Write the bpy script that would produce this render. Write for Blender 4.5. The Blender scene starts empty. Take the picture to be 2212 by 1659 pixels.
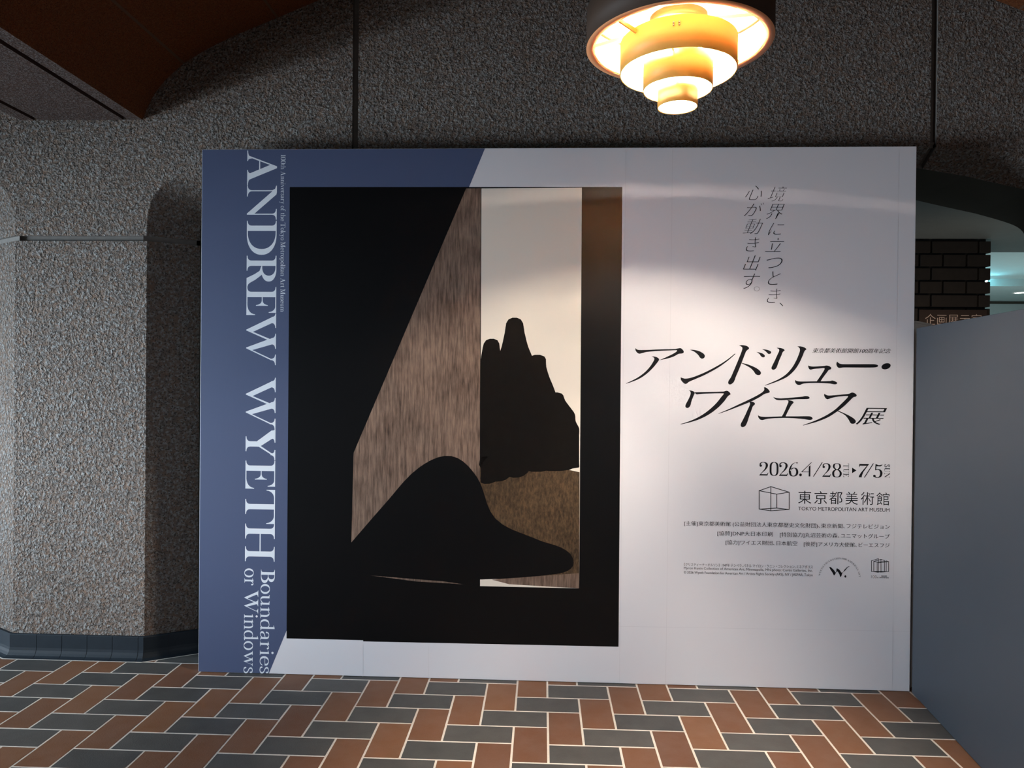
import bpy, bmesh, math, random
import numpy as np
from mathutils import Vector, Matrix
from math import pi, sin, cos, sqrt, atan2

SC = bpy.context.scene
COL = SC.collection

# ------------------------------------------------------------------ camera
FPX, YAW, PITCH, ROLL = 1571.43, -0.04164, -0.00596, 0.00966
W = 0.15                                   # one herringbone module in metres
CAM = Vector((0.73777 * W, -23.34806 * W, 10.21174 * W))
_fw = Vector((sin(YAW) * cos(PITCH), cos(YAW) * cos(PITCH), sin(PITCH)))
_rt = Vector((cos(YAW), -sin(YAW), 0))
_up = _rt.cross(_fw)
RT = cos(ROLL) * _rt + sin(ROLL) * _up
UP = -sin(ROLL) * _rt + cos(ROLL) * _up
cd = bpy.data.cameras.new('camera')
cd.sensor_fit = 'HORIZONTAL'; cd.sensor_width = 36.0; cd.lens = FPX / 2212 * 36.0
cd.clip_start = 0.05; cd.clip_end = 100
cam = bpy.data.objects.new('camera', cd); COL.objects.link(cam)
m = Matrix.Identity(4)
for i, a in enumerate((RT, UP, -_fw)):
    for j in range(3): m[j][i] = a[j]
m.translation = CAM
cam.matrix_world = m
SC.camera = cam

# ------------------------------------------------------------------ world, lights, exposure
SC.view_settings.view_transform = 'Standard'
SC.view_settings.look = 'None'
SC.view_settings.gamma = 1.0
SC.view_settings.use_curve_mapping = False
SC.view_settings.exposure = 0.0
SC.cycles.max_bounces = 6; SC.cycles.diffuse_bounces = 4; SC.cycles.glossy_bounces = 3
SC.cycles.use_adaptive_sampling = True; SC.cycles.adaptive_threshold = 0.025
wd = bpy.data.worlds.new('world'); SC.world = wd; wd.use_nodes = True
wd.node_tree.nodes['Background'].inputs[0].default_value = (0.62, 0.72, 0.85, 1)
wd.node_tree.nodes['Background'].inputs[1].default_value = 0.09

def area_light(name, loc, target, sx, sy, power, col):
    l = bpy.data.lights.new(name, 'AREA'); l.shape = 'RECTANGLE'; l.size = sx; l.size_y = sy
    l.energy = power; l.color = col
    o = bpy.data.objects.new(name, l); COL.objects.link(o)
    o.location = loc
    o.rotation_euler = (Vector(target) - Vector(loc)).to_track_quat('-Z', 'Y').to_euler()
    return o
# daylight through the glazed front on the left of the lobby, then added fill lamps
area_light('window_daylight_left', (-9.4, -2.5, 1.2), (-1.0, 0.0, 1.1), 3.6, 2.2, 2000, (0.73, 0.87, 1.0))
area_light('pier_side_fill', (-5.6, -0.9, 2.3), (-2.8, 0.45, 2.2), 1.0, 1.0, 32, (0.50, 0.78, 1.0))  # extra lamp inside the hall, added to brighten the pier's left chamfer
area_light('front_fill', (3.5, -10.5, 3.4), (0.3, 0.3, 1.6), 4.0, 2.0, 90, (0.95, 0.96, 1.0))  # fill lamp added behind the camera, no real opening there
area_light('gallery_ceiling_fill', (6.5, 6.2, 0.9), (6.3, 6.6, 3.0), 3.0, 2.0, 32, (0.74, 0.96, 1.0))  # unseen low lamp added to brighten the far gallery ceiling from below
area_light('gallery_near_fill', (3.4, 2.0, 0.5), (3.6, 2.2, 2.75), 1.0, 1.0, 2.5, (0.85, 0.97, 1.0))  # hidden lamp added behind the billboard to lift the near gallery ceiling

area_light('sign_spotlight', (3.45, 2.2, 1.62), (3.65, 2.95, 2.08), 0.15, 0.15, 1.6, (1.0, 0.82, 0.66))

# ------------------------------------------------------------------ helpers
def link(name, me, parent=None, mats=()):
    o = bpy.data.objects.new(name, me); COL.objects.link(o)
    for mt in mats: me.materials.append(mt)
    if parent: o.parent = parent
    return o

def empty(name, loc=(0, 0, 0), rz=0.0):
    o = bpy.data.objects.new(name, None); COL.objects.link(o)
    o.location = loc; o.rotation_euler = (0, 0, rz); o.empty_display_size = 0.1
    return o

def tag(o, label=None, cat=None, group=None, kind=None):
    if label: o['label'] = label
    if cat: o['category'] = cat
    if group: o['group'] = group
    if kind: o['kind'] = kind
    return o

class MB:
    """collects faces, then becomes one mesh object"""
    def __init__(s): s.v = []; s.f = []; s.mi = []; s.smooth = []
    def vert(s, p): s.v.append(tuple(p)); return len(s.v) - 1
    def face(s, pts, mi=0, sm=False):
        s.f.append([s.vert(p) for p in pts]); s.mi.append(mi); s.smooth.append(sm)
    def box(s, x0, x1, y0, y1, z0, z1, mi=0):
        a = [(x0, y0, z0), (x1, y0, z0), (x1, y1, z0), (x0, y1, z0), (x0, y0, z1), (x1, y0, z1), (x1, y1, z1), (x0, y1, z1)]
        for q in ((0, 3, 2, 1), (4, 5, 6, 7), (0, 1, 5, 4), (1, 2, 6, 5), (2, 3, 7, 6), (3, 0, 4, 7)):
            s.face([a[i] for i in q], mi)
    def lathe(s, prof, n=64, c=(0, 0, 0), mi=0, close=False):
        k = len(prof); base = len(s.v)
        for i in range(n):
            a = 2 * pi * i / n
            for r, z in prof: s.v.append((c[0] + r * cos(a), c[1] + r * sin(a), c[2] + z))
        kk = k if close else k - 1
        for i in range(n):
            j = (i + 1) % n
            for q in range(kk):
                q2 = (q + 1) % k
                s.f.append([base + i * k + q, base + j * k + q, base + j * k + q2, base + i * k + q2]); s.mi.append(mi); s.smooth.append(True)
    def tube(s, pts, r, n=10, mi=0):
        pts = [Vector(p) for p in pts]; rings = []
        for i, p in enumerate(pts):
            t = (pts[min(i + 1, len(pts) - 1)] - pts[max(i - 1, 0)]).normalized()
            u = t.cross(Vector((0, 0, 1)))
            if u.length < 1e-3: u = t.cross(Vector((1, 0, 0)))
            u.normalize(); w = t.cross(u)
            rings.append([s.vert(p + r * (cos(2 * pi * k / n) * u + sin(2 * pi * k / n) * w)) for k in range(n)])
        for a, b in zip(rings, rings[1:]):
            for k in range(n):
                s.f.append([a[k], a[(k + 1) % n], b[(k + 1) % n], b[k]]); s.mi.append(mi); s.smooth.append(True)
        for rg, rev in ((rings[0], True), (rings[-1], False)):
            s.f.append(list(reversed(rg)) if rev else list(rg)); s.mi.append(mi); s.smooth.append(False)
    def mesh(s, name):
        me = bpy.data.meshes.new(name); me.from_pydata(s.v, [], s.f)
        me.polygons.foreach_set('material_index', s.mi); me.polygons.foreach_set('use_smooth', s.smooth)
        me.update(); return me
    def build(s, name, mats, parent=None, merge=True, bevel=0):
        me = s.mesh(name)
        if merge or bevel:
            b = bmesh.new(); b.from_mesh(me); bmesh.ops.remove_doubles(b, verts=b.verts, dist=1e-5)
            bmesh.ops.recalc_face_normals(b, faces=b.faces); b.to_mesh(me); b.free()
        if not isinstance(mats, (list, tuple)): mats = [mats]
        o = link(name, me, parent, mats)
        if bevel:
            md = o.modifiers.new('bevel', 'BEVEL'); md.width = bevel; md.segments = 2; md.limit_method = 'ANGLE'
        return o

# ------------------------------------------------------------------ materials
def new_mat(name, col=(0.8, 0.8, 0.8), rough=0.6, metal=0.0, spec=0.5):
    mt = bpy.data.materials.new(name); mt.use_nodes = True
    b = mt.node_tree.nodes['Principled BSDF']
    b.inputs['Base Color'].default_value = (*col, 1); b.inputs['Roughness'].default_value = rough
    b.inputs['Metallic'].default_value = metal; b.inputs['Specular IOR Level'].default_value = spec
    return mt

class NT:
    def __init__(s, mt): s.t = mt.node_tree; s.b = s.t.nodes['Principled BSDF']; s.pos = None
    def n(s, ty, **kw):
        nd = s.t.nodes.new(ty)
        for k, v in kw.items(): setattr(nd, k, v)
        return nd
    def l(s, a, b): s.t.links.new(a, b)
    def obj(s):
        if not s.pos: s.pos = s.n('ShaderNodeNewGeometry').outputs['Position']
        return s.pos
    def noise(s, scale, detail=4, rough=0.6, vec=None, ty='ShaderNodeTexNoise'):
        nd = s.n(ty); nd.inputs['Scale'].default_value = scale
        if 'Detail' in nd.inputs: nd.inputs['Detail'].default_value = detail
        if 'Roughness' in nd.inputs: nd.inputs['Roughness'].default_value = rough
        s.l(vec or s.obj(), nd.inputs['Vector']); return nd
    def ramp(s, fac, stops):
        r = s.n('ShaderNodeValToRGB'); e = r.color_ramp.elements
        while len(e) < len(stops): e.new(0.5)
        for el, (p, c) in zip(e, stops):
            el.position = p; el.color = (*c, 1) if len(c) == 3 else c
        s.l(fac, r.inputs[0]); return r.outputs[0]
    def mix(s, a, b, fac, ty='MIX'):
        mx = s.n('ShaderNodeMix', data_type='RGBA', blend_type=ty)
        for sock, v in ((mx.inputs[6], a), (mx.inputs[7], b)):
            if isinstance(v, tuple): sock.default_value = (*v, 1)
            else: s.l(v, sock)
        if isinstance(fac, (int, float)): mx.inputs[0].default_value = fac
        else: s.l(fac, mx.inputs[0])
        return mx.outputs[2]
    def math(s, op, a, b=None):
        nd = s.n('ShaderNodeMath', operation=op)
        for sock, v in zip(nd.inputs, (a, b)):
            if v is None: continue
            if isinstance(v, (int, float)): sock.default_value = v
            else: s.l(v, sock)
        return nd.outputs[0]
    def bump(s, h, strength, dist):
        bp_ = s.n('ShaderNodeBump'); bp_.inputs['Strength'].default_value = strength; bp_.inputs['Distance'].default_value = dist
        s.l(h, bp_.inputs['Height']); s.l(bp_.outputs[0], s.b.inputs['Normal'])

def hammered(name, light, dark, scale=62.0, dist=0.02, strength=1.0):
    """bush-hammered concrete: pitted aggregate"""
    mt = new_mat(name, light, 0.9, spec=0.25); t = NT(mt)
    warp = t.noise(24, 0, 0.5)
    off = t.n('ShaderNodeVectorMath', operation='SCALE'); off.inputs['Scale'].default_value = 0.011
    t.l(warp.outputs['Color'], off.inputs[0])
    add = t.n('ShaderNodeVectorMath', operation='ADD'); t.l(t.obj(), add.inputs[0]); t.l(off.outputs[0], add.inputs[1])
    n1 = t.noise(scale, 2, 0.55, add.outputs[0])
    n2 = t.noise(scale * 3.2, 2, 0.6, add.outputs[0])
    v1 = t.noise(scale * 0.85, vec=add.outputs[0], ty='ShaderNodeTexVoronoi')
    h = t.math('ADD', t.math('MULTIPLY', n1.outputs['Fac'], 1.0), t.math('MULTIPLY', n2.outputs['Fac'], 0.35))
    h = t.math('ADD', h, t.math('MULTIPLY', v1.outputs['Distance'], -0.5))
    v2 = t.noise(scale * 1.9, 0, 0.5, t.obj())
    hole = t.ramp(v2.outputs['Fac'], [(0.28, (1, 1, 1)), (0.39, (0, 0, 0))])
    pitm = t.math('MULTIPLY', hole, 1.0)
    h = t.math('SUBTRACT', h, t.math('MULTIPLY', pitm, 0.22))
    pit = t.ramp(h, [(0.0, (0, 0, 0)), (0.34, (1, 1, 1))])
    big = t.noise(3.0, 1, 0.6)
    lc = t.mix(light, tuple(c * 0.82 for c in light), big.outputs['Fac'])
    st = t.noise(scale * 0.5, 0, 0.5)
    brown = t.mix(dark, tuple(min(1, c * f) for c, f in zip(dark, (1.7, 1.2, 0.9))), st.outputs['Fac'])
    cc = t.mix(brown, lc, pit)
    t.l(t.mix(cc, tuple(c * 0.45 for c in dark), t.math('MULTIPLY', pitm, 0.8)), t.b.inputs['Base Color'])  # shade inside the pits is put into the colour as well
    t.bump(h, strength, dist)
    return mt

def plain(name, col, rough=0.6, var=0.12, scale=30, bump=0.0, spec=0.5, metal=0.0):
    mt = new_mat(name, col, rough, metal, spec); t = NT(mt)
    n = t.noise(scale, 4, 0.6)
    t.l(t.mix(tuple(c * (1 - var) for c in col), tuple(min(1, c * (1 + var)) for c in col), n.outputs['Fac']), t.b.inputs['Base Color'])
    if bump: t.bump(n.outputs['Fac'], 0.5, bump)
    return mt

M = {}
M['concrete'] = hammered('hammered_concrete', (0.60, 0.588, 0.57), (0.26, 0.238, 0.22), 64, 0.065)
M['groove'] = plain('groove_mortar', (0.17, 0.155, 0.14), 0.9, 0.2, 40, 0.002)
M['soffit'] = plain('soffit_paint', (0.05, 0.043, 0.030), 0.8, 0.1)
M['granite'] = hammered('rib_granite', (0.24, 0.205, 0.195), (0.07, 0.05, 0.045), 110, 0.008, 0.8)
M['rib_groove'] = plain('rib_groove', (0.05, 0.022, 0.015), 0.9)
M['vault'] = hammered('vault_terracotta', (0.22, 0.082, 0.029), (0.12, 0.042, 0.014), 120, 0.006, 0.6)
M['vault_joint'] = plain('vault_joint', (0.12, 0.06, 0.03), 0.9)
M['cove'] = plain('cove_tile', (0.012, 0.019, 0.027), 0.55, 0.25, 25, 0.0006, 0.25)
M['cove_joint'] = plain('cove_joint', (0.012, 0.014, 0.016), 0.9)
M['grout'] = plain('grout', (0.74, 0.69, 0.62), 0.85, 0.12, 60, 0.001)
def tile_mat(name, a, b, rough):
    mt = new_mat(name, a, rough, spec=0.22); t = NT(mt)
    at = t.n('ShaderNodeAttribute', attribute_name='tint')
    n = t.noise(9, 4, 0.6); g = t.noise(420, 2, 0.5)
    c = t.mix(a, b, at.outputs['Fac'])
    c = t.mix(c, t.mix(c, (0.5, 0.5, 0.5), 0.12), n.outputs['Fac'])
    sp = t.ramp(g.outputs['Fac'], [(0.66, (0, 0, 0)), (0.74, (1, 1, 1))])
    c = t.mix(c, (0.45, 0.40, 0.34), t.math('MULTIPLY', sp, 0.10))
    t.l(c, t.b.inputs['Base Color'])
    f = t.noise(160, 3, 0.6); t.bump(f.outputs['Fac'], 0.35, 0.002)
    return mt
M['tile_dark'] = tile_mat('floor_tile_charcoal', (0.040, 0.041, 0.041), (0.066, 0.063, 0.058), 0.5)
M['tile_red'] = tile_mat('floor_tile_terracotta', (0.125, 0.046, 0.018), (0.195, 0.079, 0.028), 0.55)

# ------------------------------------------------------------------ floor: herringbone quarry tile
def build_floor():
    g = MB(); g.face([(-9, -11, -0.0009), (10.5, -11, -0.0009), (10.5, 10.2, -0.0009), (-9, 10.2, -0.0009)], 0)
    tints = [0.0]
    rnd = random.Random(5)
    def tile(u0, u1, v0, v1, mi):
        e = 0.0043; c = 0.0012
        x0, x1, y0, y1 = u0 * W + e, u1 * W - e, v0 * W + e, v1 * W - e
        z = rnd.uniform(-0.0003, 0.0003); tint = rnd.random()
        o = [(x0, y0), (x1, y0), (x1, y1), (x0, y1)]
        i = [(x0 + c, y0 + c), (x1 - c, y0 + c), (x1 - c, y1 - c), (x0 + c, y1 - c)]
        g.face([(*p, z) for p in i], mi); tints.append(tint)
        for k in range(4):
            k2 = (k + 1) % 4
            g.face([(*o[k], z - c), (*o[k2], z - c), (*i[k2], z), (*i[k], z)], mi); tints.append(tint)
            g.face([(*o[k], -0.004), (*o[k2], -0.004), (*o[k2], z - c), (*o[k], z - c)], mi); tints.append(tint)
    for r in range(-18, 42):
        for k in range(-30, 30):
            u = 4 * k - r
            if -50 < u < 44: tile(u, u + 2, -r - 1, -r, 1)
            if -50 < u + 2 < 44: tile(u + 2, u + 3, -r - 2, -r, 2)
    o = g.build('floor', [M['grout'], M['tile_dark'], M['tile_red']], merge=False)
    at = o.data.attributes.new('tint', 'FLOAT', 'FACE'); at.data.foreach_set('value', tints)
    tag(o, kind='structure')
build_floor()

# ------------------------------------------------------------------ concrete arcade wall
BX, PER, YF, YC, YB = 0.607, 6.014, 0.35, 0.483, 1.0
FP = [(0, 2.785), (.4, 2.784), (.8, 2.778), (1.15, 2.770), (1.493, 2.758), (1.524, 2.757), (1.75, 2.742), (1.89, 2.726), (1.966, 2.709), (2.1, 2.685), (2.25, 2.658), (2.345, 2.642), (2.40, 2.632), (2.45, 2.618), (2.49, 2.603), (2.53, 2.582), (2.565, 2.555), (2.595, 2.52), (2.615, 2.48), (2.63, 2.43), (2.64, 2.364), (2.64, 2.29), (2.64, 2.262), (2.64, 0)]
BP = [(0, 2.735), (.4, 2.733), (.8, 2.724), (1.15, 2.708), (1.493, 2.684), (1.524, 2.680), (1.75, 2.640), (1.89, 2.607), (1.966, 2.590), (2.1, 2.560), (2.20, 2.532), (2.26, 2.514), (2.30, 2.500), (2.325, 2.490), (2.345, 2.480), (2.365, 2.466), (2.38, 2.45), (2.392, 2.43), (2.40, 2.40), (2.406, 2.37), (2.41, 2.33), (2.41, 2.29), (2.41, 2.262), (2.41, 0)]
ZT = 4.0
def build_wall():
    g = MB(); GD = 0.03
    for kb in (-1, 0, 1):
        cx = BX + kb * PER
        for s in (-1, 1):
            n = len(FP)
            def F(i, d=0.0): return (cx + s * FP[i][0], YF + d, FP[i][1])
            for i in range(n - 1):
                vg = (i == 4); hg = (i == 21)
                fa, fb = F(i), F(i + 1)
                ba = (cx + s * BP[i][0], YC, BP[i][1]); bb = (cx + s * BP[i + 1][0], YC, BP[i + 1][1])
                if FP[i + 1][0] - FP[i][0] > 1e-6:          # front face strip above the arch
                    if vg:
                        d = GD
                        g.face([(fa[0], YF + d, fa[2]), (fb[0], YF + d, fb[2]), (fb[0], YF + d, ZT), (fa[0], YF + d, ZT)], 1)
                        for p in (fa, fb):
                            g.face([(p[0], YF, p[2]), (p[0], YF + d, p[2]), (p[0], YF + d, ZT), (p[0], YF, ZT)], 1)
                    else:
                        g.face([fa, fb, (fb[0], YF, ZT), (fa[0], YF, ZT)], 0)
                if vg:                                       # groove carried across the bevel
                    up = [(p[0], p[1] + 0.012, p[2] + 0.025) for p in (fa, fb, bb, ba)]
                    g.face(up, 1)
                    g.face([fa, ba, up[3], up[0]], 1); g.face([fb, bb, up[2], up[1]], 1)
                    g.face([ba, bb, up[2], up[3]], 1)
                elif hg:
                    q = [(p[0] + s * 0.022, p[1] + 0.004, p[2]) for p in (fa, fb, bb, ba)]
                    g.face(q, 1); g.face([fa, ba, q[3], q[0]], 1); g.face([fb, bb, q[2], q[1]], 1)
                else:
                    g.face([fa, fb, bb, ba], 0)
                g.face([ba, bb, (bb[0], YB, bb[2]), (ba[0], YB, ba[2])], 2)      # smooth soffit and pier flank
                if BP[i + 1][0] - BP[i][0] > 1e-6:
                    g.face([(ba[0], YB, ba[2]), (bb[0], YB, bb[2]), (bb[0], YB, ZT), (ba[0], YB, ZT)], 2)
        # pier to the right of this bay
        x0, x1 = cx + 2.64, cx + PER - 2.64
        g.face([(x0, YF, 0), (x1, YF, 0), (x1, YF, 2.262), (x0, YF, 2.262)], 0)
        g.face([(x0, YF, 2.29), (x1, YF, 2.29), (x1, YF, ZT), (x0, YF, ZT)], 0)
        d = 0.022
        g.face([(x0, YF + d, 2.262), (x1, YF + d, 2.262), (x1, YF + d, 2.29), (x0, YF + d, 2.29)], 1)
        for z in (2.262, 2.29):
            g.face([(x0, YF, z), (x1, YF, z), (x1, YF + d, z), (x0, YF + d, z)], 1)
        g.face([(cx + 2.41, YB, 0), (cx + PER - 2.41, YB, 0), (cx + PER - 2.41, YB, ZT), (cx + 2.41, YB, ZT)], 2)
    tag(g.build('wall_back', [M['concrete'], M['groove'], M['soffit']]), kind='structure')
build_wall()

# ------------------------------------------------------------------ vaulted ceiling with ribs
VP_ = [(2.669, 2.917), (2.645, 2.975), (2.613, 3.038), (2.58, 3.088), (2.537, 3.137), (2.441, 3.221), (2.32, 3.292), (2.183, 3.358), (1.932, 3.459), (1.707, 3.55), (1.3, 3.67), (.9, 3.75), (.45, 3.80), (0, 3.815)]
YV = -7.0
def build_ceiling():
    g = MB()
    for kb in (-1, 0, 1):
        cx = BX + kb * PER
        half = [(s, x, z) for s in (-1,) for x, z in VP_] + [(1, x, z) for x, z in reversed(VP_)][1:]
        pts = [(cx + s * x, z) for s, x, z in half]
        for a, b in zip(pts, pts[1:]):
            g.face([(a[0], YF, a[1]), (b[0], YF, b[1]), (b[0], YV, b[1]), (a[0], YV, a[1])], 0, True)
        for s in (-1, 1):                                    # joints running along the vault
            for (xa, za), (xb, zb) in (((2.447, 3.216), (2.436, 3.2245)), ((1.938, 3.4565), (1.926, 3.4615)), ((1.25, 3.683), (1.238, 3.686))):
                g.face([(cx + s * xa, YF, za - .002), (cx + s * xb, YF, zb - .002), (cx + s * xb, YV, zb - .002), (cx + s * xa, YV, za - .002)], 1)
    g.face([(-8.5, YV, 2.9), (9.5, YV, 2.9), (9.5, YV, 4.0), (-8.5, YV, 4.0)], 0)
    g.face([(-8.5, YV, 4.0), (9.5, YV, 4.0), (9.5, YB, 4.0), (-8.5, YB, 4.0)], 0)
    tag(g.build('ceiling', [M['vault'], M['vault_joint']]), kind='structure')
    for k, kb in enumerate((-1, 0)):
        c = BX + (kb + .5) * PER; h = 0.338; z = 2.917
        r = MB()
        xs = [(-h, -h + .075, 0), (-h + .075, -h + .105, 1), (-h + .105, h - .105, 0), (h - .105, h - .075, 1), (h - .075, h, 0)]
        for a, b, mi in xs:
            d = 0.018 if mi else 0
            r.face([(c + a, YF, z + d), (c + b, YF, z + d), (c + b, YV, z + d), (c + a, YV, z + d)], mi)
            if mi:
                for e in (a, b): r.face([(c + e, YF, z), (c + e, YV, z), (c + e, YV, z + d), (c + e, YF, z + d)], mi)
        tag(r.build('trim_%d' % (k + 1), [M['granite'], M['rib_groove']]), kind='structure')
build_ceiling()

# unseen left wall, added to block daylight above and below its opening
M['plaster'] = plain('occluder_plaster', (0.30, 0.27, 0.24), 0.9)
def build_left():
    g = MB()
    g.box(-6.2, -6.0, -7.0, YF, 1.62, 4.0); g.box(-6.2, -6.0, -0.2, YF, 0, 1.62); g.box(-6.2, -6.0, -7.0, -0.2, 0, 0.6)
    tag(g.build('wall_left_occluder', [M['plaster']]), kind='structure')
build_left()

# ------------------------------------------------------------------ cove tile at the foot of the pier
def build_cove(name, c):
    path = [Vector(p) for p in ((c - .597, .95), (c - .597, .483), (c - .367, .35), (c + .367, .35), (c + .597, .483), (c + .597, .95))]
    nrm = []
    for a, b in zip(path, path[1:]):
        t = (b - a).normalized(); nrm.append(Vector((t.y, -t.x)))
    def corner(i):                                           # mitred outward direction at path point i
        if i == 0: return nrm[0]
        if i == len(path) - 1: return nrm[-1]
        mvec = (nrm[i - 1] + nrm[i]); return mvec / (1 + nrm[i - 1].dot(nrm[i]))
    prof = [(.001, .122), (.014, .122), (.018, .118), (.018, .050), (.020, .036), (.025, .023), (.033, .012), (.043, .006), (.052, .003), (.052, 0)]
    g = MB()
    for i, (a, b) in enumerate(zip(path, path[1:])):
        L = (b - a).length; ma, mb_ = corner(i), corner(i + 1)
        cuts = [0, L]
        if i == 2: cuts = [0] + [x - (c - .367) for x in (-2.622, -2.480, -2.340, -2.200, -2.060)] + [L]
        elif i in (1, 3): cuts = [0, 0.12, L] if i == 3 else [0, L - 0.12, L]
        else: cuts = [0, .14, .28, L]
        cuts = [min(max(q, 0), L) for q in cuts]
        def P(s, o, z, inset=0.0):
            q = a.lerp(b, s / L)
            # blend from mitre to straight normal inside the first 6 cm of the run
            w0 = max(0, 1 - s / 0.06); w1 = max(0, 1 - (L - s) / 0.06)
            d = nrm[i] * (1 - w0 - w1) + ma * w0 + mb_ * w1
            q = q + d * (o - inset); return (q.x, q.y, z)
        for s0, s1 in zip(cuts, cuts[1:]):
            if s1 - s0 < .004: continue
            e0 = s0 + (0.0012 if s0 > 0 else 0); e1 = s1 - (0.0012 if s1 < L else 0)
            ss = [e0, min(e0 + .06, (e0 + e1) / 2), max(e1 - .06, (e0 + e1) / 2), e1]
            for u0, u1 in zip(ss, ss[1:]):
                if u1 - u0 < 1e-5: continue
                for (o0, z0), (o1, z1) in zip(prof, prof[1:]):
                    g.face([P(u0, o0, z0), P(u1, o0, z0), P(u1, o1, z1), P(u0, o1, z1)], 0)
        ss = [0, .06, L - .06, L]
        for u0, u1 in zip(ss, ss[1:]):
            for (o0, z0), (o1, z1) in zip(prof, prof[1:]):
                g.face([P(u0, o0, z0, .0016), P(u1, o0, z0, .0016), P(u1, o1, max(z1 - .0012, 0), .0016), P(u0, o1, max(z1 - .0012, 0), .0016)], 1)
            g.face([P(u0, .052, .0008), P(u1, .052, .0008), P(u1, .060, .0006), P(u0, .060, .0006)], 2)
    tag(g.build(name, [M['cove'], M['cove_joint'], M['grout']]), kind='structure')
build_cove('baseboard_left', BX - PER / 2)

# ------------------------------------------------------------------ the gallery beyond the arch, seen at the right
M['ceil_grey'] = plain('gallery_ceiling_paint', (0.26, 0.28, 0.27), 0.85, 0.08, 8)
M['ceil_pale'] = plain('gallery_far_ceiling_paint', (0.50, 0.54, 0.52), 0.85, 0.05, 8)
def build_gallery():
    g = MB()
    g.box(-4, 10.5, YB, 3.62, 2.79, 2.90, 0)
    g.box(-4, 10.5, 3.62, 7.6, 3.1, 3.2, 1)
    g.box(-4, 10.5, 7.6, 10.2, 2.99, 3.2, 1)
    tag(g.build('ceiling_gallery', [M['ceil_grey'], M['ceil_pale']]), kind='structure')
    w = MB(); w.box(-4, 10.5, 9.62, 9.8, 0, 2.99, 0); w.box(-4, 10.5, 9.60, 9.62, 2.945, 2.985, 1)
    tag(w.build('wall_gallery', [M['ceil_pale'], M['soffit']]), kind='structure')
    s = MB(); s.box(10.5, 10.6, YB, 9.8, 0, 3.2, 0); s.box(-4.1, -4, YB, 9.8, 0, 3.2, 0)
    tag(s.build('wall_right', [M['ceil_pale']]), kind='structure')
build_gallery()

M['brick'] = plain('dark_brick', (0.034, 0.024, 0.018), 0.85, 0.35, 14, 0.002)
M['brick_core'] = plain('brick_mortar', (0.012, 0.010, 0.009), 0.95)
def build_pillar():
    x0, x1, y0, y1 = 2.47, 3.967, 2.95, 3.5
    root = empty('brick_pillar', (x0, y0, 0))
    tag(root, 'dark brick pillar with deep raked joints behind the navy partition', 'pillar')
    g = MB(); d = 0.027
    g.box(d, x1 - x0 - d, d, y1 - y0 - d, 0, 2.788)
    g.build('mortar_core', M['brick_core'], root)
    b = MB(); ch = 0.1165; top = 2.788; z = top - 0.022; row = 0
    Wd = x1 - x0
    while z > 0.02:
        zb = max(z - 0.099, 0.0)
        # joints measured from the right edge: alternate headers and stretchers
        js = [0.0, 0.20, 0.40, 0.60, 0.80, 1.0, 1.2, 1.4, Wd] if row % 2 else [0.0, 0.10, 0.50, 0.70, 1.10, 1.30, Wd]
        for a, c in zip(js, js[1:]):
            xa, xb = Wd - c + (0.009 if c < Wd else 0), Wd - a - (0.009 if a > 0 else 0)
            b.box(xa, xb, 0, y1 - y0, zb, z)
        z -= ch; row += 1
    b.build('brickwork', M['brick'], root, bevel=0.003)
build_pillar()

# ------------------------------------------------------------------ lettering tools
from mathutils.geometry import tessellate_polygon

def tri_mesh(name, polys, step=0.00001):
    """polygons given as (x, z) lists -> one flat mesh in the XZ plane, pieces stepped apart by a hair"""
    v, f = [], []
    for k, p in enumerate(polys):
        if len(p) < 3: continue
        y = -step * (k % 9); base = len(v)
        v += [(a, y, b) for a, b in p]
        for t in tessellate_polygon([[Vector((a, b, 0)) for a, b in p]]): f.append([base + i for i in t])
    me = bpy.data.meshes.new(name); me.from_pydata(v, [], f); me.update()
    b = bmesh.new(); b.from_mesh(me)
    for fc in b.faces:
        fc.normal_update()
        if fc.normal.y > 0: fc.normal_flip()
    b.to_mesh(me); b.free()
    return me

def catmull(pts, closed=True, n=5):
    """smooth through points; a third entry 'c' marks a corner"""
    P = [(p[0], p[1]) for p in pts]; c = [len(p) > 2 for p in pts]; N = len(P); out = []
    for i in range(N if closed else N - 1):
        j = (i + 1) % N
        p1, p2 = P[i], P[j]
        p0 = P[i - 1] if (closed or i > 0) else p1
        p3 = P[(j + 1) % N] if (closed or j + 1 < N) else p2
        d = math.dist(p1, p2)
        def tan(a, b, q):
            l = math.dist(a, b) or 1
            return ((b[0] - a[0]) / l * d, (b[1] - a[1]) / l * d)
        m1 = (p2[0] - p1[0], p2[1] - p1[1]) if c[i] else tan(p0, p2, p1)
        m2 = (p2[0] - p1[0], p2[1] - p1[1]) if c[j] else tan(p1, p3, p2)
        for k in range(n):
            t = k / n; h1 = 2 * t**3 - 3 * t**2 + 1; h2 = t**3 - 2 * t**2 + t; h3 = -2 * t**3 + 3 * t**2; h4 = t**3 - t**2
            out.append((h1 * p1[0] + h2 * m1[0] + h3 * p2[0] + h4 * m2[0], h1 * p1[1] + h2 * m1[1] + h3 * p2[1] + h4 * m2[1]))
    if not closed: out.append(P[-1])
    return out

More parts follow.
